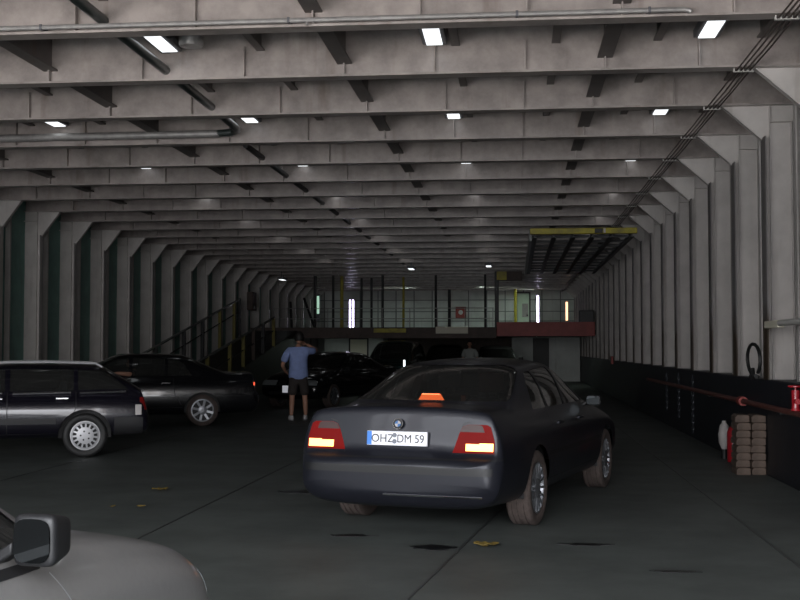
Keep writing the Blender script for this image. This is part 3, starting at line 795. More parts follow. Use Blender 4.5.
# ------------------------------------------------------ saloon body shared by three cars
def saloon(root, paint, k=1.0, opts=None, rear=True, key='sal', rim=None, spokes=10, sw=.028, tyre=None, Rt=.325):
    o = opts or {}
    S = [(-1.15, .70, .40, .50, .565, .64, .575), (-1.13, .81, .35, .52, .625, .77, .635), (-1.07, .875, .32, .56, .66, .85, .668),
         (-1.045, .885, .31, .64, .71, .85, .725), (-1.02, .895, .30, .80, .985, .80, 1.03), (-.995, .90, .29, .82, .99, .80, 1.05),
         (-.75, .92, .28, .83, .98, .81, 1.045), (-.50, .93, .27, .83, .97, .815, 1.045), (-.42, .93, .27, .83, .965, .815, 1.055),
         (.30, .93, .26, .83, .96, .815, 1.41, .61), (.44, .93, .26, .83, .96, .815, 1.435, .62), (1.05, .93, .26, .83, .955, .815, 1.462, .635), (1.50, .93, .26, .83, .95, .81, 1.455, .63),
         (1.72, .93, .26, .83, .945, .81, 1.425, .62), (2.50, .93, .26, .82, .93, .80, .995), (2.62, .93, .26, .82, .925, .80, .975),
         (3.15, .925, .27, .80, .86, .78, .905), (3.52, .90, .28, .74, .78, .76, .82), (3.66, .87, .29, .68, .71, .74, .745), (3.76, .78, .31, .58, .63, .66, .645), (3.80, .66, .36, .52, .57, .56, .58)]
    S = [(q[0], q[1], q[2] - (.055 if -1.1 < q[0] < 3.6 else .02)) + tuple(q[3:]) for q in S]
    bm = body_bm(S)
    sw_ = [([(.20, 1.0), (.40, 1.0), (.68, 1.0), (.68, 1.335), (.50, 1.32), (.36, 1.23)], 'quarter_window'),
           ([(.73, 1.0), (1.36, 1.0), (1.36, 1.362), (1.1, 1.362), (.73, 1.342)], 'side_window'),
           ([(1.43, 1.0), (2.28, 1.0), (2.24, 1.035), (1.76, 1.30), (1.66, 1.340), (1.43, 1.358)], 'side_window')]
    rw = ([(-.70, 1.09), (.70, 1.09), (.705, 1.115), (.585, 1.375), (.53, 1.392), (-.53, 1.392), (-.585, 1.375), (-.705, 1.115)], -.5, .5)
    fw_ = ([(-.70, 1.02), (.70, 1.02), (.58, 1.345), (.52, 1.36), (-.52, 1.36), (-.58, 1.345)], 1.6, 2.6)
    ln = [([(.42, .42), (.55, .66), (.58, .97)], .010, 1), ([(1.395, .36), (1.395, .97)], .010, 1), ([(2.40, .36), (2.40, .94)], .010, 1), ([(.40, .37), (2.45, .37)], .010, 1),
          ([(-.62, .62), (-.36, .62)], .009, 1), ([(.34, .60), (2.56, .60)], .04, 1)]
    if not rear: ln = ln[:4]
    common(bm, root, paint, sw_, rw, fw_, [(0, Rt), (2.93, Rt)], Rt+.055, .93, ln)
    RE = lambda c, n: n.x < -.10 and c.x < -.72
    FE = lambda c, n: n.x > .12 and c.x > 3.2
    # tail lamps
    for sg in (-1, 1):
        q = lambda pts: [(sg*a, b_) for a, b_ in pts]
        lit = take(bm, cut(bm, q([(.585, .722), (.815, .722), (.815, .785), (.70, .785), (.70, .778), (.585, .778)]), 'rear', RE), 'brake_lamp', M['brake'] if rear else M['lensdim'], None, .004, .02)
        up = take(bm, cut(bm, q([(.535, .872), (.74, .872), (.72, .922), (.70, .930), (.60, .930), (.555, .912)]), 'rear', RE), 'indicator_lens', M['clear'], None, .004, .02)
        ln_ = take(bm, cut(bm, q([(.475, .705), (.825, .705), (.825, .80), (.79, .915), (.76, .932), (.60, .932), (.555, .914), (.53, .868)]), 'rear', RE), 'tail_lamp', M['lens'] if rear else M['lensdim'], root, .003, .02)
        for p in (lit, up):
            if p and ln_: p.parent = ln_
        if lit: lit['label'] = 'lit orange white brake lamp strip' if rear else 'dark red brake lamp strip'
        if up: up['label'] = 'smoked clear indicator lens'
    # rear bumper strips, boot shut line
    line(bm, [(-.90, .655), (.90, .655)], .014, 'rear', RE)
    line(bm, [(-.47, .68), (-.56, .935), (-.62, .955)], .008, 'rear', RE); line(bm, [(.47, .68), (.56, .935), (.62, .955)], .008, 'rear', RE)
    take(bm, cut(bm, [(-.82, .53), (.82, .53), (.82, .59), (-.82, .59)], 'rear', RE), 'bumper_strip', M['trim'], root, .008, .012)
    take(bm, cut(bm, [(-.74, .352), (.10, .352), (.10, .364), (-.74, .364)], 'rear', lambda c, n: n.x < -.05 and c.x < -.72), 'valance_strip', M['chrome'], root, .005, .01)
    # front lamps, grille
    for sg in (-1, 1):
        q = lambda pts: [(sg*a, b_) for a, b_ in pts]
        take(bm, cut(bm, q([(.34, .60), (.80, .60), (.80, .69), (.72, .725), (.34, .725)]), 'front', FE), 'headlamp', M['head'], root, .004, .02)
        take(bm, cut(bm, q([(.06, .60), (.27, .60), (.27, .72), (.06, .72)]), 'front', FE), 'grille', M['trim'], root, .004, .02)
    take(bm, cut(bm, [(-.55, .36), (.55, .36), (.55, .44), (-.55, .44)], 'front', FE), 'air_intake', M['trim'], root, -.004, .02)
    finish(bm, root, [paint, M['trim']])
    for ax in (0, 2.93):
        for sg in (-1, 1): wheel(root, ax, sg*.80, Rt, key, Rt, .225, .222, spokes, sw, rim or M['alloydim'], tyre or M['tyre'])
    for x in (.50, 1.50):
        for sg in (-1, 1): seat(root, x, .38*sg, .42)
    MB().box(2.05, 2.5, -.74, .74, .55, .90).obj('dashboard', M['seat'], root, bevel=.06)
    MB().tube([(1.98-.05*math.sin(a), .38+.18*math.cos(a), .86+.17*math.sin(a)) for a in [2*math.pi*k/20 for k in range(20)]], .014, 8, closed=True).tube([(2.05, .38, .86), (2.3, .38, .74)], .03, 8).box(1.97, 1.99, .2, .56, .85, .875).obj('steering_wheel', M['trim'], root)
    MB().box(-.30, .25, -.66, .66, .98, 1.0).obj('parcel_shelf', M['seat'], root)
    for sg in (-1, 1): mirror(root, 2.22, sg*.82, 1.0, sg, M['trim'], .8)
    for x in (.72, 1.55):
        for sg in (-1, 1): handle(root, x, .928, .86, sg, paint)
    return root

# ---- the braking saloon in the middle
AZ = 16.0
bmw = car_root('saloon_car', 'dark graphite saloon with lit brake lights in the middle of the deck', 'car', -.67, 10.47, AZ)
saloon(bmw, M['bmw'], key='bm', spokes=14, sw=.020, rim=M['alloydim'])
t = MB().box(-.012, .012, -.265, .265, -.058, .058).obj('number_plate', M['plate'], bmw, bevel=.004, loc=(-1.075, 0, .808)); t.rotation_euler = (0, R(4), 0)
MB().box(-.0145, -.011, .222, .263, -.055, .055).obj('euro_band', M['euro'], t)
rt_ = (R(90), 0, R(-90))
plate_text(t, 'OHZ', .094, (-.0125, .125, -.004), rt_, .98); plate_text(t, 'DM 59', .094, (-.0125, -.122, -.004), rt_, .92)
sb = MB()
for zz in (-.024, .026): sb.lathe([(.001, 0), (.019, 0), (.019, .003), (.001, .003)], 20, M4=Matrix.Translation((-.0125, .018, zz)) @ Matrix.Rotation(R(90), 4, 'Z'))
sb.obj('seals', M['seal'], t)
c = MB()
T = Matrix.Translation((-1.052, 0.0, .925)) @ Matrix.Rotation(R(14), 4, 'Y') @ Matrix.Rotation(R(90), 4, 'Z')
c.lathe([(.001, -.006), (.043, -.006), (.043, .010), (.001, .010)], 32, mi=0, M4=T)
c.lathe([(.041, .010), (.045, .010), (.045, .013), (.041, .013)], 32, mi=1, M4=T)
for k in range(4):
    pts = [T @ Vector((0, .011, 0))] + [T @ Vector((.026*math.cos(math.pi/2*k+math.pi/16*q), .011, .026*math.sin(math.pi/2*k+math.pi/16*q))) for q in range(9)]
    c.face(pts, 2 if k % 2 else 3)
c.obj('badge', [M['dark'], M['chrome'], M['white'], M['badge_blue']], bmw, smooth=0)
o = MB().prism([(.12, -.115, 1.005), (.12, .115, 1.005), (.12, .08, 1.06), (.12, -.08, 1.06)], (-.04, 0, 0)).obj('third_brake_lamp', M['third'], bmw, smooth=0, loc=(-.36, .0, .085))
o['label'] = 'lit orange red high brake lamp behind the rear window'
t = MB().box(.45, .453, -.3, -.26, 0, .05).obj('sticker', M['white'], bmw, loc=(-.66, 0, 1.08))

# ---- estate car at the left
def estate(root, paint):
    S = [(-.90, .66, .36, .46, .54, .62, .56), (-.88, .76, .32, .48, .60, .74, .62), (-.84, .82, .30, .60, .72, .78, .76),
         (-.80, .83, .29, .72, .86, .76, .92), (-.76, .84, .28, .76, .90, .74, .98), (-.26, .845, .26, .78, .91, .745, 1.30, .56), (-.16, .845, .26, .78, .91, .745, 1.325, .58),
         (.6, .85, .25, .78, .90, .75, 1.35, .60), (1.3, .85, .25, .78, .895, .75, 1.345, .60), (1.66, .85, .25, .78, .89, .745, 1.31, .58), (2.30, .845, .25, .77, .88, .735, .945), (2.40, .845, .25, .77, .875, .735, .925),
         (2.95, .84, .26, .74, .80, .72, .84), (3.26, .82, .27, .66, .70, .70, .73), (3.40, .76, .29, .56, .62, .62, .64), (3.45, .64, .34, .48, .54, .54, .56)]
    bm = body_bm(S)
    wins = [([(-.60, .955), (.10, .955), (.10, 1.24), (-.24, 1.23), (-.36, 1.17)], 'quarter_window'),
            ([(.16, .945), (1.02, .94), (1.02, 1.255), (.16, 1.25)], 'side_window'),
            ([(1.09, .94), (2.02, .935), (1.98, .97), (1.60, 1.20), (1.52, 1.23), (1.09, 1.25)], 'side_window')]
    rw = ([(-.60, .99), (.60, .99), (.52, 1.24), (.46, 1.26), (-.46, 1.26), (-.52, 1.24)], -.85, -.1)
    fw_ = ([(-.64, .97), (.64, .97), (.54, 1.23), (.5, 1.25), (-.5, 1.25), (-.54, 1.23)], 1.55, 2.4)
    ln = [([(.13, .70), (.13, .93)], .011, 1), ([(.28, .42), (.13, .70)], .011, 1), ([(1.055, .35), (1.055, .93)], .011, 1), ([(2.12, .35), (2.12, .87)], .011, 1), ([(.2, .34), (2.2, .34)], .01, 1)]
    common(bm, root, paint, wins, rw, fw_, [(0, .31), (2.66, .31)], .372, .85, ln)
    for test, s in SIDES:
        take(bm, cut(bm, [(-.80, .30), (-.40, .30), (-.40, .56), (-.80, .56)], 'side', test), 'bumper_side', M['greytrim'], root, .006, .01)
        take(bm, cut(bm, [(.40, .48), (2.24, .48), (2.24, .56), (.40, .56)], 'side', test), 'rubbing_strip', M['greytrim'], root, .008, .012)
    RE = lambda c, n: n.x < -.10 and c.x < -.5
    for sg in (-1, 1):
        q = lambda pts: [(sg*a, b_) for a, b_ in pts]
        take(bm, cut(bm, q([(.50, .66), (.80, .66), (.80, .84), (.50, .84)]), 'rear', RE), 'tail_lamp', M['lensdim'], root, .004, .02)
        o = MB().box(-.045, .045, -.012, .012, -.075, .075).obj('reflector', M['white'], root, bevel=.008, loc=(-.735, sg*.83, .665)); o['label'] = 'pale corner lamp lens'
        o = take(bm, cut(bm, q([(.36, .60), (.70, .60), (.70, .70), (.36, .70)]), 'front', lambda c, n: n.x > .12 and c.x > 2.9), 'headlamp', M['head'], root, .004, .02)
        MB().tube([(-.24, 0, 1.29), (-.14, 0, 1.345), (.5, 0, 1.365), (1.1, 0, 1.36), (1.5, 0, 1.33)], .016, 8).obj('roof_rail', M['wheelsilver'], root, loc=(0, sg*.575, -.015))
        mirror(root, 1.98, sg*.78, .97, sg, M['trim'], .9)
        for xa, xb in ((-.56, .08), (.20, .98), (1.12, 1.95)): MB().tube([(xa, 0, .925), (xb, 0, .915)], .014, 8).obj('chrome_strip', M['chrome'], root, loc=(0, sg*.795, 0))
        for x in (.32, 1.2): handle(root, x, .846, .84, sg, M['chrome'])
    finish(bm, root, [paint, M['trim']])
    for ax in (0, 2.66):
        for sg in (-1, 1): wheel(root, ax, sg*.735, .31, 'est', .31, .195, .205, 15, .021, M['wheelsilver'], M['rubber'], holes=True)
    for x in (.40, 1.35):
        for sg in (-1, 1): seat(root, x, .36*sg, .40)
    MB().box(1.85, 2.25, -.68, .68, .5, .86).obj('dashboard', M['seat'], root, bevel=.06)
    t = MB().box(-.01, .01, -.26, .26, -.055, .055).obj('number_plate', M['white'], root, bevel=.004, loc=(-.86, 0, .68))
    return root
est = car_root('estate_car', 'dark violet estate car with silver multi-hole wheel at the left edge', 'car', -5.77-.62, 16.2+.40, -113)
estate(est, M['violet'])

# ---- black saloon behind the estate, driver in the window
blk = car_root('saloon_car', 'black saloon behind the estate car, its driver resting an arm out of the window', 'car', -6.5, 23.3, -110)
saloon(blk, M['black'], rear=False, key='blk', spokes=8, sw=.045, Rt=.31)
tl = MB().box(-.015, .015, -.02, .02, -.035, .035).obj('side_tail_lamp', M['brakeglow'], blk, bevel=.008, loc=(-1.03, .85, .83))
# ---- black car facing the camera behind the man
bk3 = car_root('saloon_car', 'black car with a white front plate, behind the person in the blue shirt', 'car', -4.55, 32.6, 199)
saloon(bk3, M['black'], rear=False, key='b3', spokes=8, sw=.045, Rt=.31)
MB().box(-.01, .01, -.09, .09, -.09, .09).obj('number_plate', M['plate'], bk3, bevel=.004, loc=(3.81, -.05, .50))

# ---- cars far back at the upper deck
def van(root, paint, low=1.0):
    S = [(-.75, .70, .40, .55, .62, .66, .66), (-.72, .82, .34, .75, .95, .78, 1.0), (-.68, .84, .32, .85, 1.05, .78, 1.1), (-.58, .86, .30, .88, 1.08, .80, 1.66, .62), (-.45, .87, .28, .88, 1.08, .80, 1.72, .66),
         (.9, .88, .27, .88, 1.07, .80, 1.76, .68), (1.7, .88, .27, .88, 1.06, .79, 1.70, .66), (2.55, .88, .27, .86, 1.02, .78, 1.10), (2.65, .88, .27, .86, 1.0, .78, 1.07),
         (3.2, .86, .28, .78, .90, .74, .96), (3.42, .80, .30, .62, .72, .68, .76), (3.50, .68, .36, .52, .60, .58, .63)]
    S = [(s[0], s[1], s[2], s[3], s[4], s[5], s[6]*low) + tuple(s[7:]) if len(s) > 7 else s for s in S]
    bm = body_bm(S)
    h = 1.76*low - .14
    wins = [([(-.42, 1.11), (.34, 1.11), (.34, h), (-.38, h)], 'quarter_window'), ([(.42, 1.11), (1.28, 1.11), (1.28, h+.01), (.42, h+.01)], 'side_window'),
            ([(1.36, 1.11), (2.30, 1.10), (1.72, h-.05), (1.6, h), (1.36, h)], 'side_window')]
    common(bm, root, paint, wins, ([(-.6, 1.14), (.6, 1.14), (.55, h), (-.55, h)], -.8, -.3), ([(-.68, 1.14), (.68, 1.14), (.58, h-.02), (-.58, h-.02)], 1.6, 2.65), [(0, .31), (2.75, .31)], .37, .88,
           [([(.38, .4), (.38, 1.08)], .01, 1), ([(1.32, .4), (1.32, 1.08)], .01, 1)])
    FE = lambda c, n: n.x > .12 and c.x > 2.9
    for sg in (-1, 1):
        q = lambda pts: [(sg*a, b_) for a, b_ in pts]
        take(bm, cut(bm, q([(.42, .66), (.78, .66), (.78, .78), (.42, .84)]), 'front', FE), 'headlamp', M['head'], root, .004, .02)
        take(bm, cut(bm, q([(.60, .8), (.80, .8), (.80, 1.05), (.60, 1.05)]), 'rear', lambda c, n: n.x < -.12 and c.x < -.4), 'tail_lamp', M['lensdim'], root, .004, .02)
        mirror(root, 2.3, sg*.80, 1.12, sg, M['trim'])
    take(bm, cut(bm, [(-.38, .62), (.38, .62), (.38, .74), (-.38, .74)], 'front', FE), 'grille', M['trim'], root, .003, .02)
    finish(bm, root, [paint, M['trim']])
    for ax in (0, 2.75):
        for sg in (-1, 1): wheel(root, ax, sg*.76, .31, 'van', .31, .2, .2, 7, .05, M['alloydim'], M['rubber'])
    for x in (.5, 1.5):
        for sg in (-1, 1): seat(root, x, .38*sg, .5)
    MB().box(2.1, 2.5, -.7, .7, .6, 1.0).obj('dashboard', M['seat'], root, bevel=.06)
    return root
v1 = car_root('people_carrier', 'dark teal people carrier with bright reflections, facing out from under the upper deck', 'car', -4.15, 42.4, 186)
van(v1, M['teal'], 1.05)
MB().box(0, .02, -.03, .03, -.16, .16).obj('side_lamp', M['headon'], v1, loc=(3.26, .74, .98))
for (cx, cy, az, paint, lab) in ((-2.9, 49.7, 181, 'black', 'dark people carrier parked under the upper deck beside the teal one'),
                                 (-.85, 49.4, 176, 'greycar', 'grey people carrier parked deep under the upper deck near the pillar')):
    v = car_root('people_carrier', lab, 'car', cx, cy, az)
    if paint == 'black':
        van(v, M['black'], .98); vsrc = v
    else: van(v, M[paint], .95)

# ---- silver car in the lower left corner
slv = car_root('hatchback_car', 'champagne silver car bonnet and door mirror in the lower left corner', 'car', SLX := -2.46, SLY := 1.45, SAZ := 9.0)
S = [(-.70, .70, .40, .55, .62, .66, .66), (-.66, .80, .34, .66, .85, .74, .9), (-.60, .82, .32, .80, .93, .74, .98), (-.1, .83, .28, .82, .93, .745, 1.36, .56), (.05, .83, .28, .82, .93, .745, 1.40, .58),
     (.7, .84, .27, .82, .92, .75, 1.43, .60), (1.1, .84, .27, .82, .915, .75, 1.42, .60), (1.64, .84, .27, .82, .91, .745, 1.42, .61), (2.16, .84, .27, .81, .90, .735, .975), (2.24, .84, .27, .81, .895, .735, .955),
     (2.60, .84, .27, .78, .86, .74, .905), (2.95, .83, .28, .73, .79, .74, .83), (3.12, .81, .29, .67, .72, .72, .755), (3.24, .74, .31, .58, .64, .66, .66), (3.29, .60, .36, .50, .56, .52, .57)]
bm = body_bm(S)
common(bm, slv, M['silver'], [([(-.02, .965), (.88, .965), (.88, 1.315), (.3, 1.31), (.10, 1.27)], 'quarter_window'), ([(.96, .965), (1.80, .955), (1.80, 1.19), (1.68, 1.27), (1.54, 1.31), (.96, 1.325)], 'side_window'),
       ([(1.83, .955), (2.06, .955), (2.04, .985), (1.83, 1.16)], 'vent_window')],
       ([(-.58, 1.0), (.58, 1.0), (.5, 1.32), (-.5, 1.32)], -.7, .05), ([(-.66, .985), (.66, .985), (.53, 1.30), (.48, 1.325), (-.48, 1.325), (-.53, 1.30)], 1.52, 2.26), [(0, .30), (2.52, .30)], .36, .84,
       [([(.92, .4), (.92, .94)], .008, 1), ([(2.11, .35), (2.13, .70), (2.04, .88)], .006, 2)])  # pale strip along the wing gap paints in its edge highlight
TOP = lambda c, n: n.z > .3 and c.x > 2.0
for sg in (-1, 1):
    q = lambda pts: [(sg*a, b_) for a, b_ in pts]
    take(bm, cut(bm, q([(.38, .60), (.77, .60), (.77, .68), (.66, .74), (.42, .71)]), 'front', lambda c, n: n.x > .1 and c.x > 2.85), 'headlamp', M['head'], slv, .003, .02)
    take(bm, cut(bm, q([(.40, .80), (.74, .80), (.74, .92), (.40, .92)]), 'rear', lambda c, n: n.x < -.12 and c.x < -.4), 'tail_lamp', M['lensdim'], slv, .003, .02)
for test, s in SIDES: take(bm, cut(bm, [(1.12, .905), (2.0, .897), (2.0, .925), (1.12, .935)], 'side', test), 'waist_trim', M['trim'], slv, .006, .01)
finish(bm, slv, [M['silver'], M['trim'], M['alloy']])
for ax in (0, 2.52):
    for sg in (-1, 1): wheel(slv, ax, sg*.73, .30, 'slv', .30, .19, .19, 7, .05, M['alloydim'], M['rubber'])
for sg in (-1, 1):
    for x in (.35, 1.0): seat(slv, x, .36*sg, .40)
    mirror(slv, 1.84, sg*.775, 1.02, sg, M['trim'], 1.0, .66, 1.08)
MB().box(1.72, 2.12, -.68, .68, .5, .88).obj('dashboard', M['seat'], slv, bevel=.06)

# ================================================================= people
def skin_mesh(verts, edges, radii, root=0, levels=2):
    me = bpy.data.meshes.new('sk'); me.from_pydata([Vector(v) for v in verts], edges, [])
    def mods(o):
        m = o.modifiers.new('Skin', 'SKIN'); m.use_smooth_shade = True
        for i, d in enumerate(o.data.skin_vertices[0].data):
            r = radii[i]; d.radius = r if isinstance(r, tuple) else (r, r); d.use_root = (i == root)
        s = o.modifiers.new('Sub', 'SUBSURF'); s.levels = levels; s.render_levels = levels
    def mk(o):
        bm = bmesh.new(); bm.from_mesh(o.data)
        bm.verts.layers.skin.verify(); bm.to_mesh(o.data); bm.free(); mods(o)
    return evaluated(me, mk)
def chain(pts, r): return skin_mesh(pts, [(i, i+1) for i in range(len(pts)-1)], r, 0)
def join_meshes(list_me):
    bm = bmesh.new()
    for me in list_me: bm.from_mesh(me)
    out = bpy.data.meshes.new('j'); bm.to_mesh(out); bm.free()
    return out
def hand(wrist, d, palm_n, sgn):
    """palm with four bent fingers and a thumb from its side; d points along the hand"""
    d = Vector(d).normalized(); n = Vector(palm_n); n = (n - d*n.dot(d)).normalized(); s = d.cross(n) * sgn
    w = Vector(wrist); ms = []
    ms.append(chain([w, w + d*.04, w + d*.085], [(.026, .018), (.036, .016), (.036, .014)]))
    for k, ln in enumerate((.072, .082, .076, .060)):
        o = w + d*.08 + s*(.028 - .019*k)
        ms.append(chain([o - d*.02, o + d*ln*.45 + n*.006, o + d*ln*.75 + n*.022, o + d*ln*.92 + n*.040], [.0095, .009, .0082, .0072]))
    o = w + d*.025 + s*.026
    ms.append(chain([o, o + d*.03 + s*.022 + n*.008, o + d*.06 + s*.030 + n*.02], [.012, .0105, .009]))
    return ms
def head(c, f, up=(0, 0, 1)):
    """head around centre c facing f: skull, jaw, nose, ears, as one mesh"""
    bm = bmesh.new(); bmesh.ops.create_uvsphere(bm, u_segments=24, v_segments=18, radius=1)
    f = Vector(f).normalized(); u = Vector(up).normalized(); s = f.cross(u).normalized(); u = s.cross(f)
    for v in bm.verts:
        x, y, z = v.co
        w = .076*(1 - .20*max(0, -z)); dpt = .096*(1 - .10*max(0, -z))
        p = [x*w, y*dpt, z*.118]
        if y > .85 and -.35 < z < .1: p[1] += .022 * (1 - abs(x)*3 if abs(x) < .33 else 0)
        if y > .7 and -.62 < z < -.42: p[1] += .004
        if abs(x) > .93 and -.3 < z < .25: p[0] *= 1.18
        v.co = Vector(c) + s*p[0] + f*p[1] + u*p[2]
    me = bpy.data.meshes.new('h'); bm.to_mesh(me); bm.free(); return me
def hairmesh(c, f):
    bm = bmesh.new(); bmesh.ops.create_uvsphere(bm, u_segments=24, v_segments=18, radius=1)
    f = Vector(f).normalized(); u = Vector((0, 0, 1)); s = f.cross(u).normalized()
    bmesh.ops.delete(bm, geom=[v for v in bm.verts if v.co.z < -.55 or (v.co.y > .35 and v.co.z < .45)], context='VERTS')
    for v in bm.verts:
        x, y, z = v.co; j = 1 + .04*math.sin(x*17+y*13)*math.cos(z*11)
        v.co = Vector(c) + s*x*.100*j + f*(y*.120*j - .012) + u*(z*.142*j + .008)
    me = bpy.data.meshes.new('hr'); bm.to_mesh(me); bm.free()
    return me
def face_bits(root_o, c, f):
    f = Vector(f).normalized(); s = f.cross(Vector((0, 0, 1))).normalized(); c = Vector(c)
    b = MB()
    for k in (-1, 1): b.sphere(c + f*.088 + s*.030*k + Vector((0, 0, .006)), .011, 10, 8)
    b.obj('eyes', M['eye'], root_o)
    b = MB().tube([c + f*.090 + s*-.022 + Vector((0, 0, -.062)), c + f*.096 + Vector((0, 0, -.060)), c + f*.090 + s*.022 + Vector((0, 0, -.062))], .006, 6)
    b.obj('mouth', mat('lips', (.30, .12, .10), .5), root_o)

def standing(name, label, loc, rz, shirt, short, pose, group=None):
    """figure facing +y; body is one continuous mesh, clothes are children"""
    t = thing(name, label, 'person', loc, rz, group)
    lw = pose['feet']
    V = [(0, 0, .94), (0, .01, 1.10), (0, -.005, 1.28), (0, -.01, 1.43), (0, -.005, 1.52), (0, .015, 1.60)]
    E_ = [(0,1), (1,2), (2,3), (3,4), (4,5)]; Rr = [(.155, .105), (.145, .10), (.165, .11), (.13, .085), (.058, .058), (.058, .058)]
    ends = {}
    for sg, key in ((-1, 'L'), (1, 'R')):
        sh_, el, wr = pose[key]
        i = len(V); V += [(sg*.185, -.01, 1.45), sh_, el, tuple((Vector(el)+Vector(wr))/2), wr]; Rr += [.062, .056, .043, .041, .029]
        E_ += [(3, i), (i, i+1), (i+1, i+2), (i+2, i+3), (i+3, i+4)]
        ends[key] = (V[i+2], wr)
    for sg, (fx, fy, kx, ky) in ((-1, lw[0]), (1, lw[1])):
        i = len(V); V += [(sg*.095, 0, .88), (kx, ky, .50), ((kx+fx)/2, (ky+fy)/2 - .02, .34), (fx, fy-.02, .09)]; Rr += [.092, .060, .058, .038]
        E_ += [(0, i), (i, i+1), (i+1, i+2), (i+2, i+3)]
    ms = [skin_mesh(V, E_, Rr, 0)]
    hc = pose['head']; hf = pose['look']
    ms.append(head(hc, hf))
    for key, sg in (('L', 1), ('R', -1)):
        el, wr = ends[key]; ms += hand(wr, Vector(wr)-Vector(el), pose['palm'+key], sg)
    body = link('body', join_meshes(ms), M['skin'], t, 60)
    link('hair', hairmesh(hc, hf), M['hair'], t, 60); face_bits(body, hc, hf)
    # shirt: torso and short sleeves
    SV = [(0, 0, pose['hem']), (0, .0, .98), (0, .005, 1.12), (0, -.005, 1.30), (0, -.01, 1.455), (0, -.005, 1.51)]; SE = [(0,1), (1,2), (2,3), (3,4), (4,5)]
    Sr = [(.235, .155), (.225, .155), (.205, .15), (.205, .145), (.145, .095), (.075, .072)]
    for sg, key in ((-1, 'L'), (1, 'R')):
        sh_, el, wr = pose[key]; i = len(SV)
        e = Vector(sh_) + (Vector(el)-Vector(sh_))*.72
        SV += [(sg*.19, -.01, 1.45), sh_, tuple(e)]; Sr += [.085, .082, .085]; SE += [(4, i), (i, i+1), (i+1, i+2)]
    so = link('shirt', skin_mesh(SV, SE, Sr, 0), shirt, t, 60)
    MB().tube([(.085*math.cos(a), -.005+.08*math.sin(a), 1.515+.012*math.sin(a)) for a in [2*math.pi*k/18 for k in range(18)]], .016, 6, closed=True).obj('collar', shirt, so)
    # shorts
    PV = [(0, 0, .99), (0, 0, .90)]; PE = [(0,1)]; Pr = [(.18, .125), (.185, .13)]
    for sg, (fx, fy, kx, ky) in ((-1, lw[0]), (1, lw[1])):
        i = len(PV); PV += [(sg*.105, 0, .82), (sg*.11*.4 + kx*.6, ky*.6, .64), (kx*1.02, ky, .50)]; Pr += [.112, .108, .105]; PE += [(1, i), (i, i+1), (i+1, i+2)]
    link('shorts', skin_mesh(PV, PE, Pr, 0), short, t, 60)
    for sg, (fx, fy, kx, ky) in ((-1, lw[0]), (1, lw[1])):
        b = MB(); bm = b.bm; bmesh.ops.create_uvsphere(bm, u_segments=18, v_segments=12, radius=1)
        for v in bm.verts:
            x, y, z = v.co
            v.co = Vector((x*.052*(1 + .12*y), y*.142, max(z, -.55)*.062*(1.25 if y < 0 else .95)))
        s_ = b.obj('shoe', M['shoe'], t, loc=(fx, fy+.05, .052)); s_.rotation_euler = (0, 0, -.16*sg)
        MB().prism([(.056*math.cos(a)*(1+.1*math.sin(a)), .148*math.sin(a), -.052) for a in [2*math.pi*k/24 for k in range(24)]], (0, 0, .02)).obj('sole', M['sole'], s_)
    return t
man = standing('person', 'person in a light blue shirt and dark shorts standing with his back turned', (-4.64, 24.45, 0), R(16), M['shirt'], M['shorts'],
    dict(L=((-.25, -.02, 1.38), (-.33, .05, 1.14), (-.25, .26, 1.02)), R=((.26, .03, 1.44), (.40, .20, 1.46), (.20, .34, 1.58)),
         palmL=(.6, .5, 0), palmR=(-.3, -.9, 0), feet=((-.15, -.06, -.13, .0), (.16, .07, .14, .05)), head=(.02, .05, 1.705), look=(.1, 1, -.12), hem=.80))
man.scale = (1.03, 1.03, 1.03)
p2 = standing('person', 'person in pale grey clothes standing under the upper deck between the parked cars', (-1.76, 45.1, 0), R(170), M['greyshirt'], M['greyshirt'],
    dict(L=((-.25, -.02, 1.36), (-.29, -.02, 1.12), (-.28, .10, .88)), R=((.25, -.02, 1.36), (.29, -.02, 1.12), (.28, .12, .90)),
         palmL=(1, 0, 0), palmR=(-1, 0, 0), feet=((-.12, 0, -.11, .0), (.12, .05, .11, .03)), head=(0, .03, 1.70), look=(0, 1, -.05), hem=.80))
# driver with an elbow on the window sill
dr = thing('person', 'driver with a bare arm resting out of the black saloon window', 'person', (0, 0, 0), 0)
dr.location = blk.location; dr.rotation_euler = blk.rotation_euler
V = [(1.42, .40, .62), (1.37, .40, .80), (1.33, .40, 1.00), (1.33, .41, 1.09), (1.35, .42, 1.15), (1.34, .58, 1.04), (1.42, .80, 1.03), (1.58, .86, 1.05), (1.72, .82, 1.05), (1.35, .24, 1.03), (1.5, .20, .84), (1.76, .28, .88), (1.94, .32, .93)]
E_ = [(0,1),(1,2),(2,3),(3,4),(2,5),(5,6),(6,7),(7,8),(2,9),(9,10),(10,11),(11,12)]
rr_ = [(.16,.12),(.15,.11),(.15,.10),(.055,.055),(.055,.055),.062,.05,.042,.03,.062,.05,.042,.03]
ms = [skin_mesh(V, E_, rr_, 0), head((1.37, .43, 1.245), (1, .25, 0))] + hand((1.72, .82, 1.05), (.14, -.03, -.02), (0, -.3, -1), 1) + hand((1.94, .32, .93), (.1, .05, .05), (0, .3, -1), -1)
db = link('body', join_meshes(ms), M['skin'], dr, 60)
link('hair', hairmesh((1.37, .43, 1.245), (1, .25, 0)), M['hair'], dr, 60); face_bits(db, (1.37, .43, 1.245), (1, .25, 0))
sv = [(1.42, .40, .60), (1.37, .40, .80), (1.33, .40, 1.00), (1.33, .41, 1.07), (1.34, .57, 1.04), (1.38, .68, 1.035), (1.35, .25, 1.03), (1.42, .22, .94)]
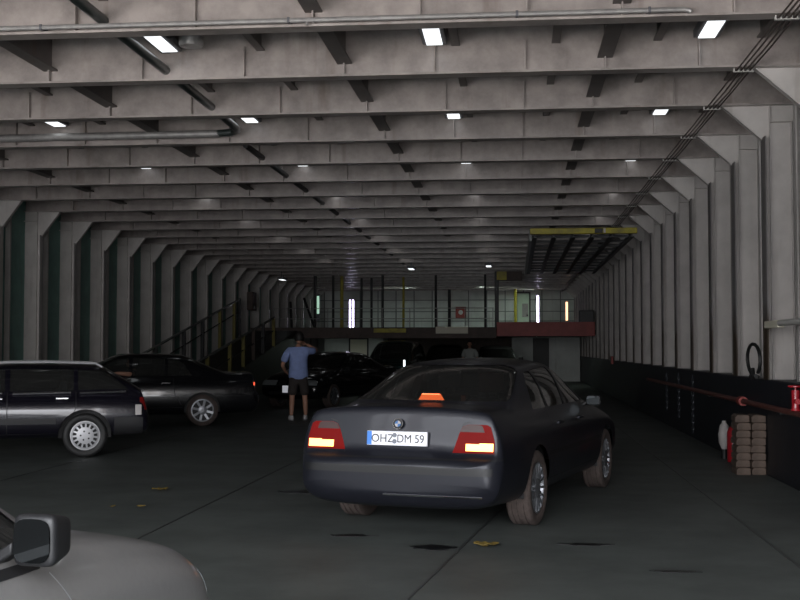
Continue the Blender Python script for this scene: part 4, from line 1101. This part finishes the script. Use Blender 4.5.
link('shirt', skin_mesh(sv, [(0,1),(1,2),(2,3),(2,4),(4,5),(2,6),(6,7)], [(.175,.135),(.17,.13),(.165,.115),(.07,.07),.08,.075,.08,.075], 0), mat('dark_cotton', (.05, .03, .03), .85), dr, 60)

# ================================================================= litter on the deck
def litter(name, label, x, y, s, rz, seed, m, group=None):
    rn = random.Random(seed); b = MB(); bm = b.bm; g = []
    for i in range(7):
        row = []
        for j in range(4):
            u = i/6*2-1; v = (j/3*2-1)*math.sqrt(max(.05, 1-u*u))*.55
            row.append(bm.verts.new((u*s, v*s, (abs(u)**2*.22 + abs(v)*.35 + rn.uniform(0, .2))*s*1.0 + .002)))
        g.append(row)
    for i in range(6):
        for j in range(3): bm.faces.new([g[i][j], g[i][j+1], g[i+1][j+1], g[i+1][j]])
    o = b.obj(name, m, None, smooth=0, loc=(x, y, .001)); o.rotation_euler = (0, 0, rz)
    sd = o.modifiers.new('Solid', 'SOLIDIFY'); sd.thickness = .003; sd.offset = 1
    return tag(o, label, 'leaf', group)
litter('dry_leaf', 'curled dry yellow leaf on the deck behind the graphite saloon', -.23, 9.06, .10, .2, 1, M['leaf'])
litter('dry_leaf', 'small brown leaf on the deck below the estate car', -3.84, 12.23, .09, .6, 2, M['leaf'])
litter('dry_leaf', 'tiny leaf on the deck, left of a pair beyond the silver bonnet', -3.91, 10.96, .035, 1.2, 3, M['leaf'])
litter('dry_leaf', 'tiny leaf on the deck, right of a pair beyond the silver bonnet', -3.64, 10.99, .04, .1, 4, M['leaf'])

# ================================================================= daylight from the open end, exposure
w = bpy.data.worlds.new('world'); SC.world = w; w.use_nodes = True
bg = w.node_tree.nodes['Background']
# outside the open end: pale sky, an eye-level band dimmed to steepen the hall's light falloff, a sunlit quay below
WN, WL = w.node_tree.nodes, w.node_tree.links
wt = WN.new('ShaderNodeTexCoord'); wx = WN.new('ShaderNodeSeparateXYZ'); WL.new(wt.outputs['Generated'], wx.inputs['Vector'])
wm = WN.new('ShaderNodeMapRange'); wm.inputs['From Min'].default_value = -1; WL.new(wx.outputs['Z'], wm.inputs['Value'])
wr = WN.new('ShaderNodeValToRGB'); WL.new(wm.outputs['Result'], wr.inputs['Fac']); WL.new(wr.outputs['Color'], bg.inputs['Color'])
el = wr.color_ramp.elements
el[0].position = 0.0; el[1].position = 0.38
for e, c in ((el[0], (1, .95, .92)), (el[1], (1, .95, .92))): e.color = (*c, 1)
for pos, c in ((0.44, (.26, .26, .265)), (0.53, (.26, .26, .265)), (0.65, (.60, .62, .66)), (1.0, (.50, .54, .60))):
    e = el.new(pos); e.color = (*c, 1)
bg.inputs['Strength'].default_value = 27.0
pl = bpy.data.lights.new('bow_opening', 'AREA'); pl.shape = 'RECTANGLE'; pl.size = 14.3; pl.size_y = 5.0
po = bpy.data.objects.new('bow_opening', pl); COL.objects.link(po)
po.location = (-3.7, Y0, 2.55); po.rotation_euler = (R(90), 0, 0); pl.cycles.is_portal = True
SC.view_settings.view_transform = 'Standard'; SC.view_settings.look = 'None'
SC.view_settings.gamma = 1.0; SC.view_settings.use_curve_mapping = False
SC.view_settings.exposure = 0.0
SC.cycles.use_denoising = True
SC.cycles.max_bounces = 8; SC.cycles.transparent_max_bounces = 16
SC.cycles.sample_clamp_indirect = 4.0
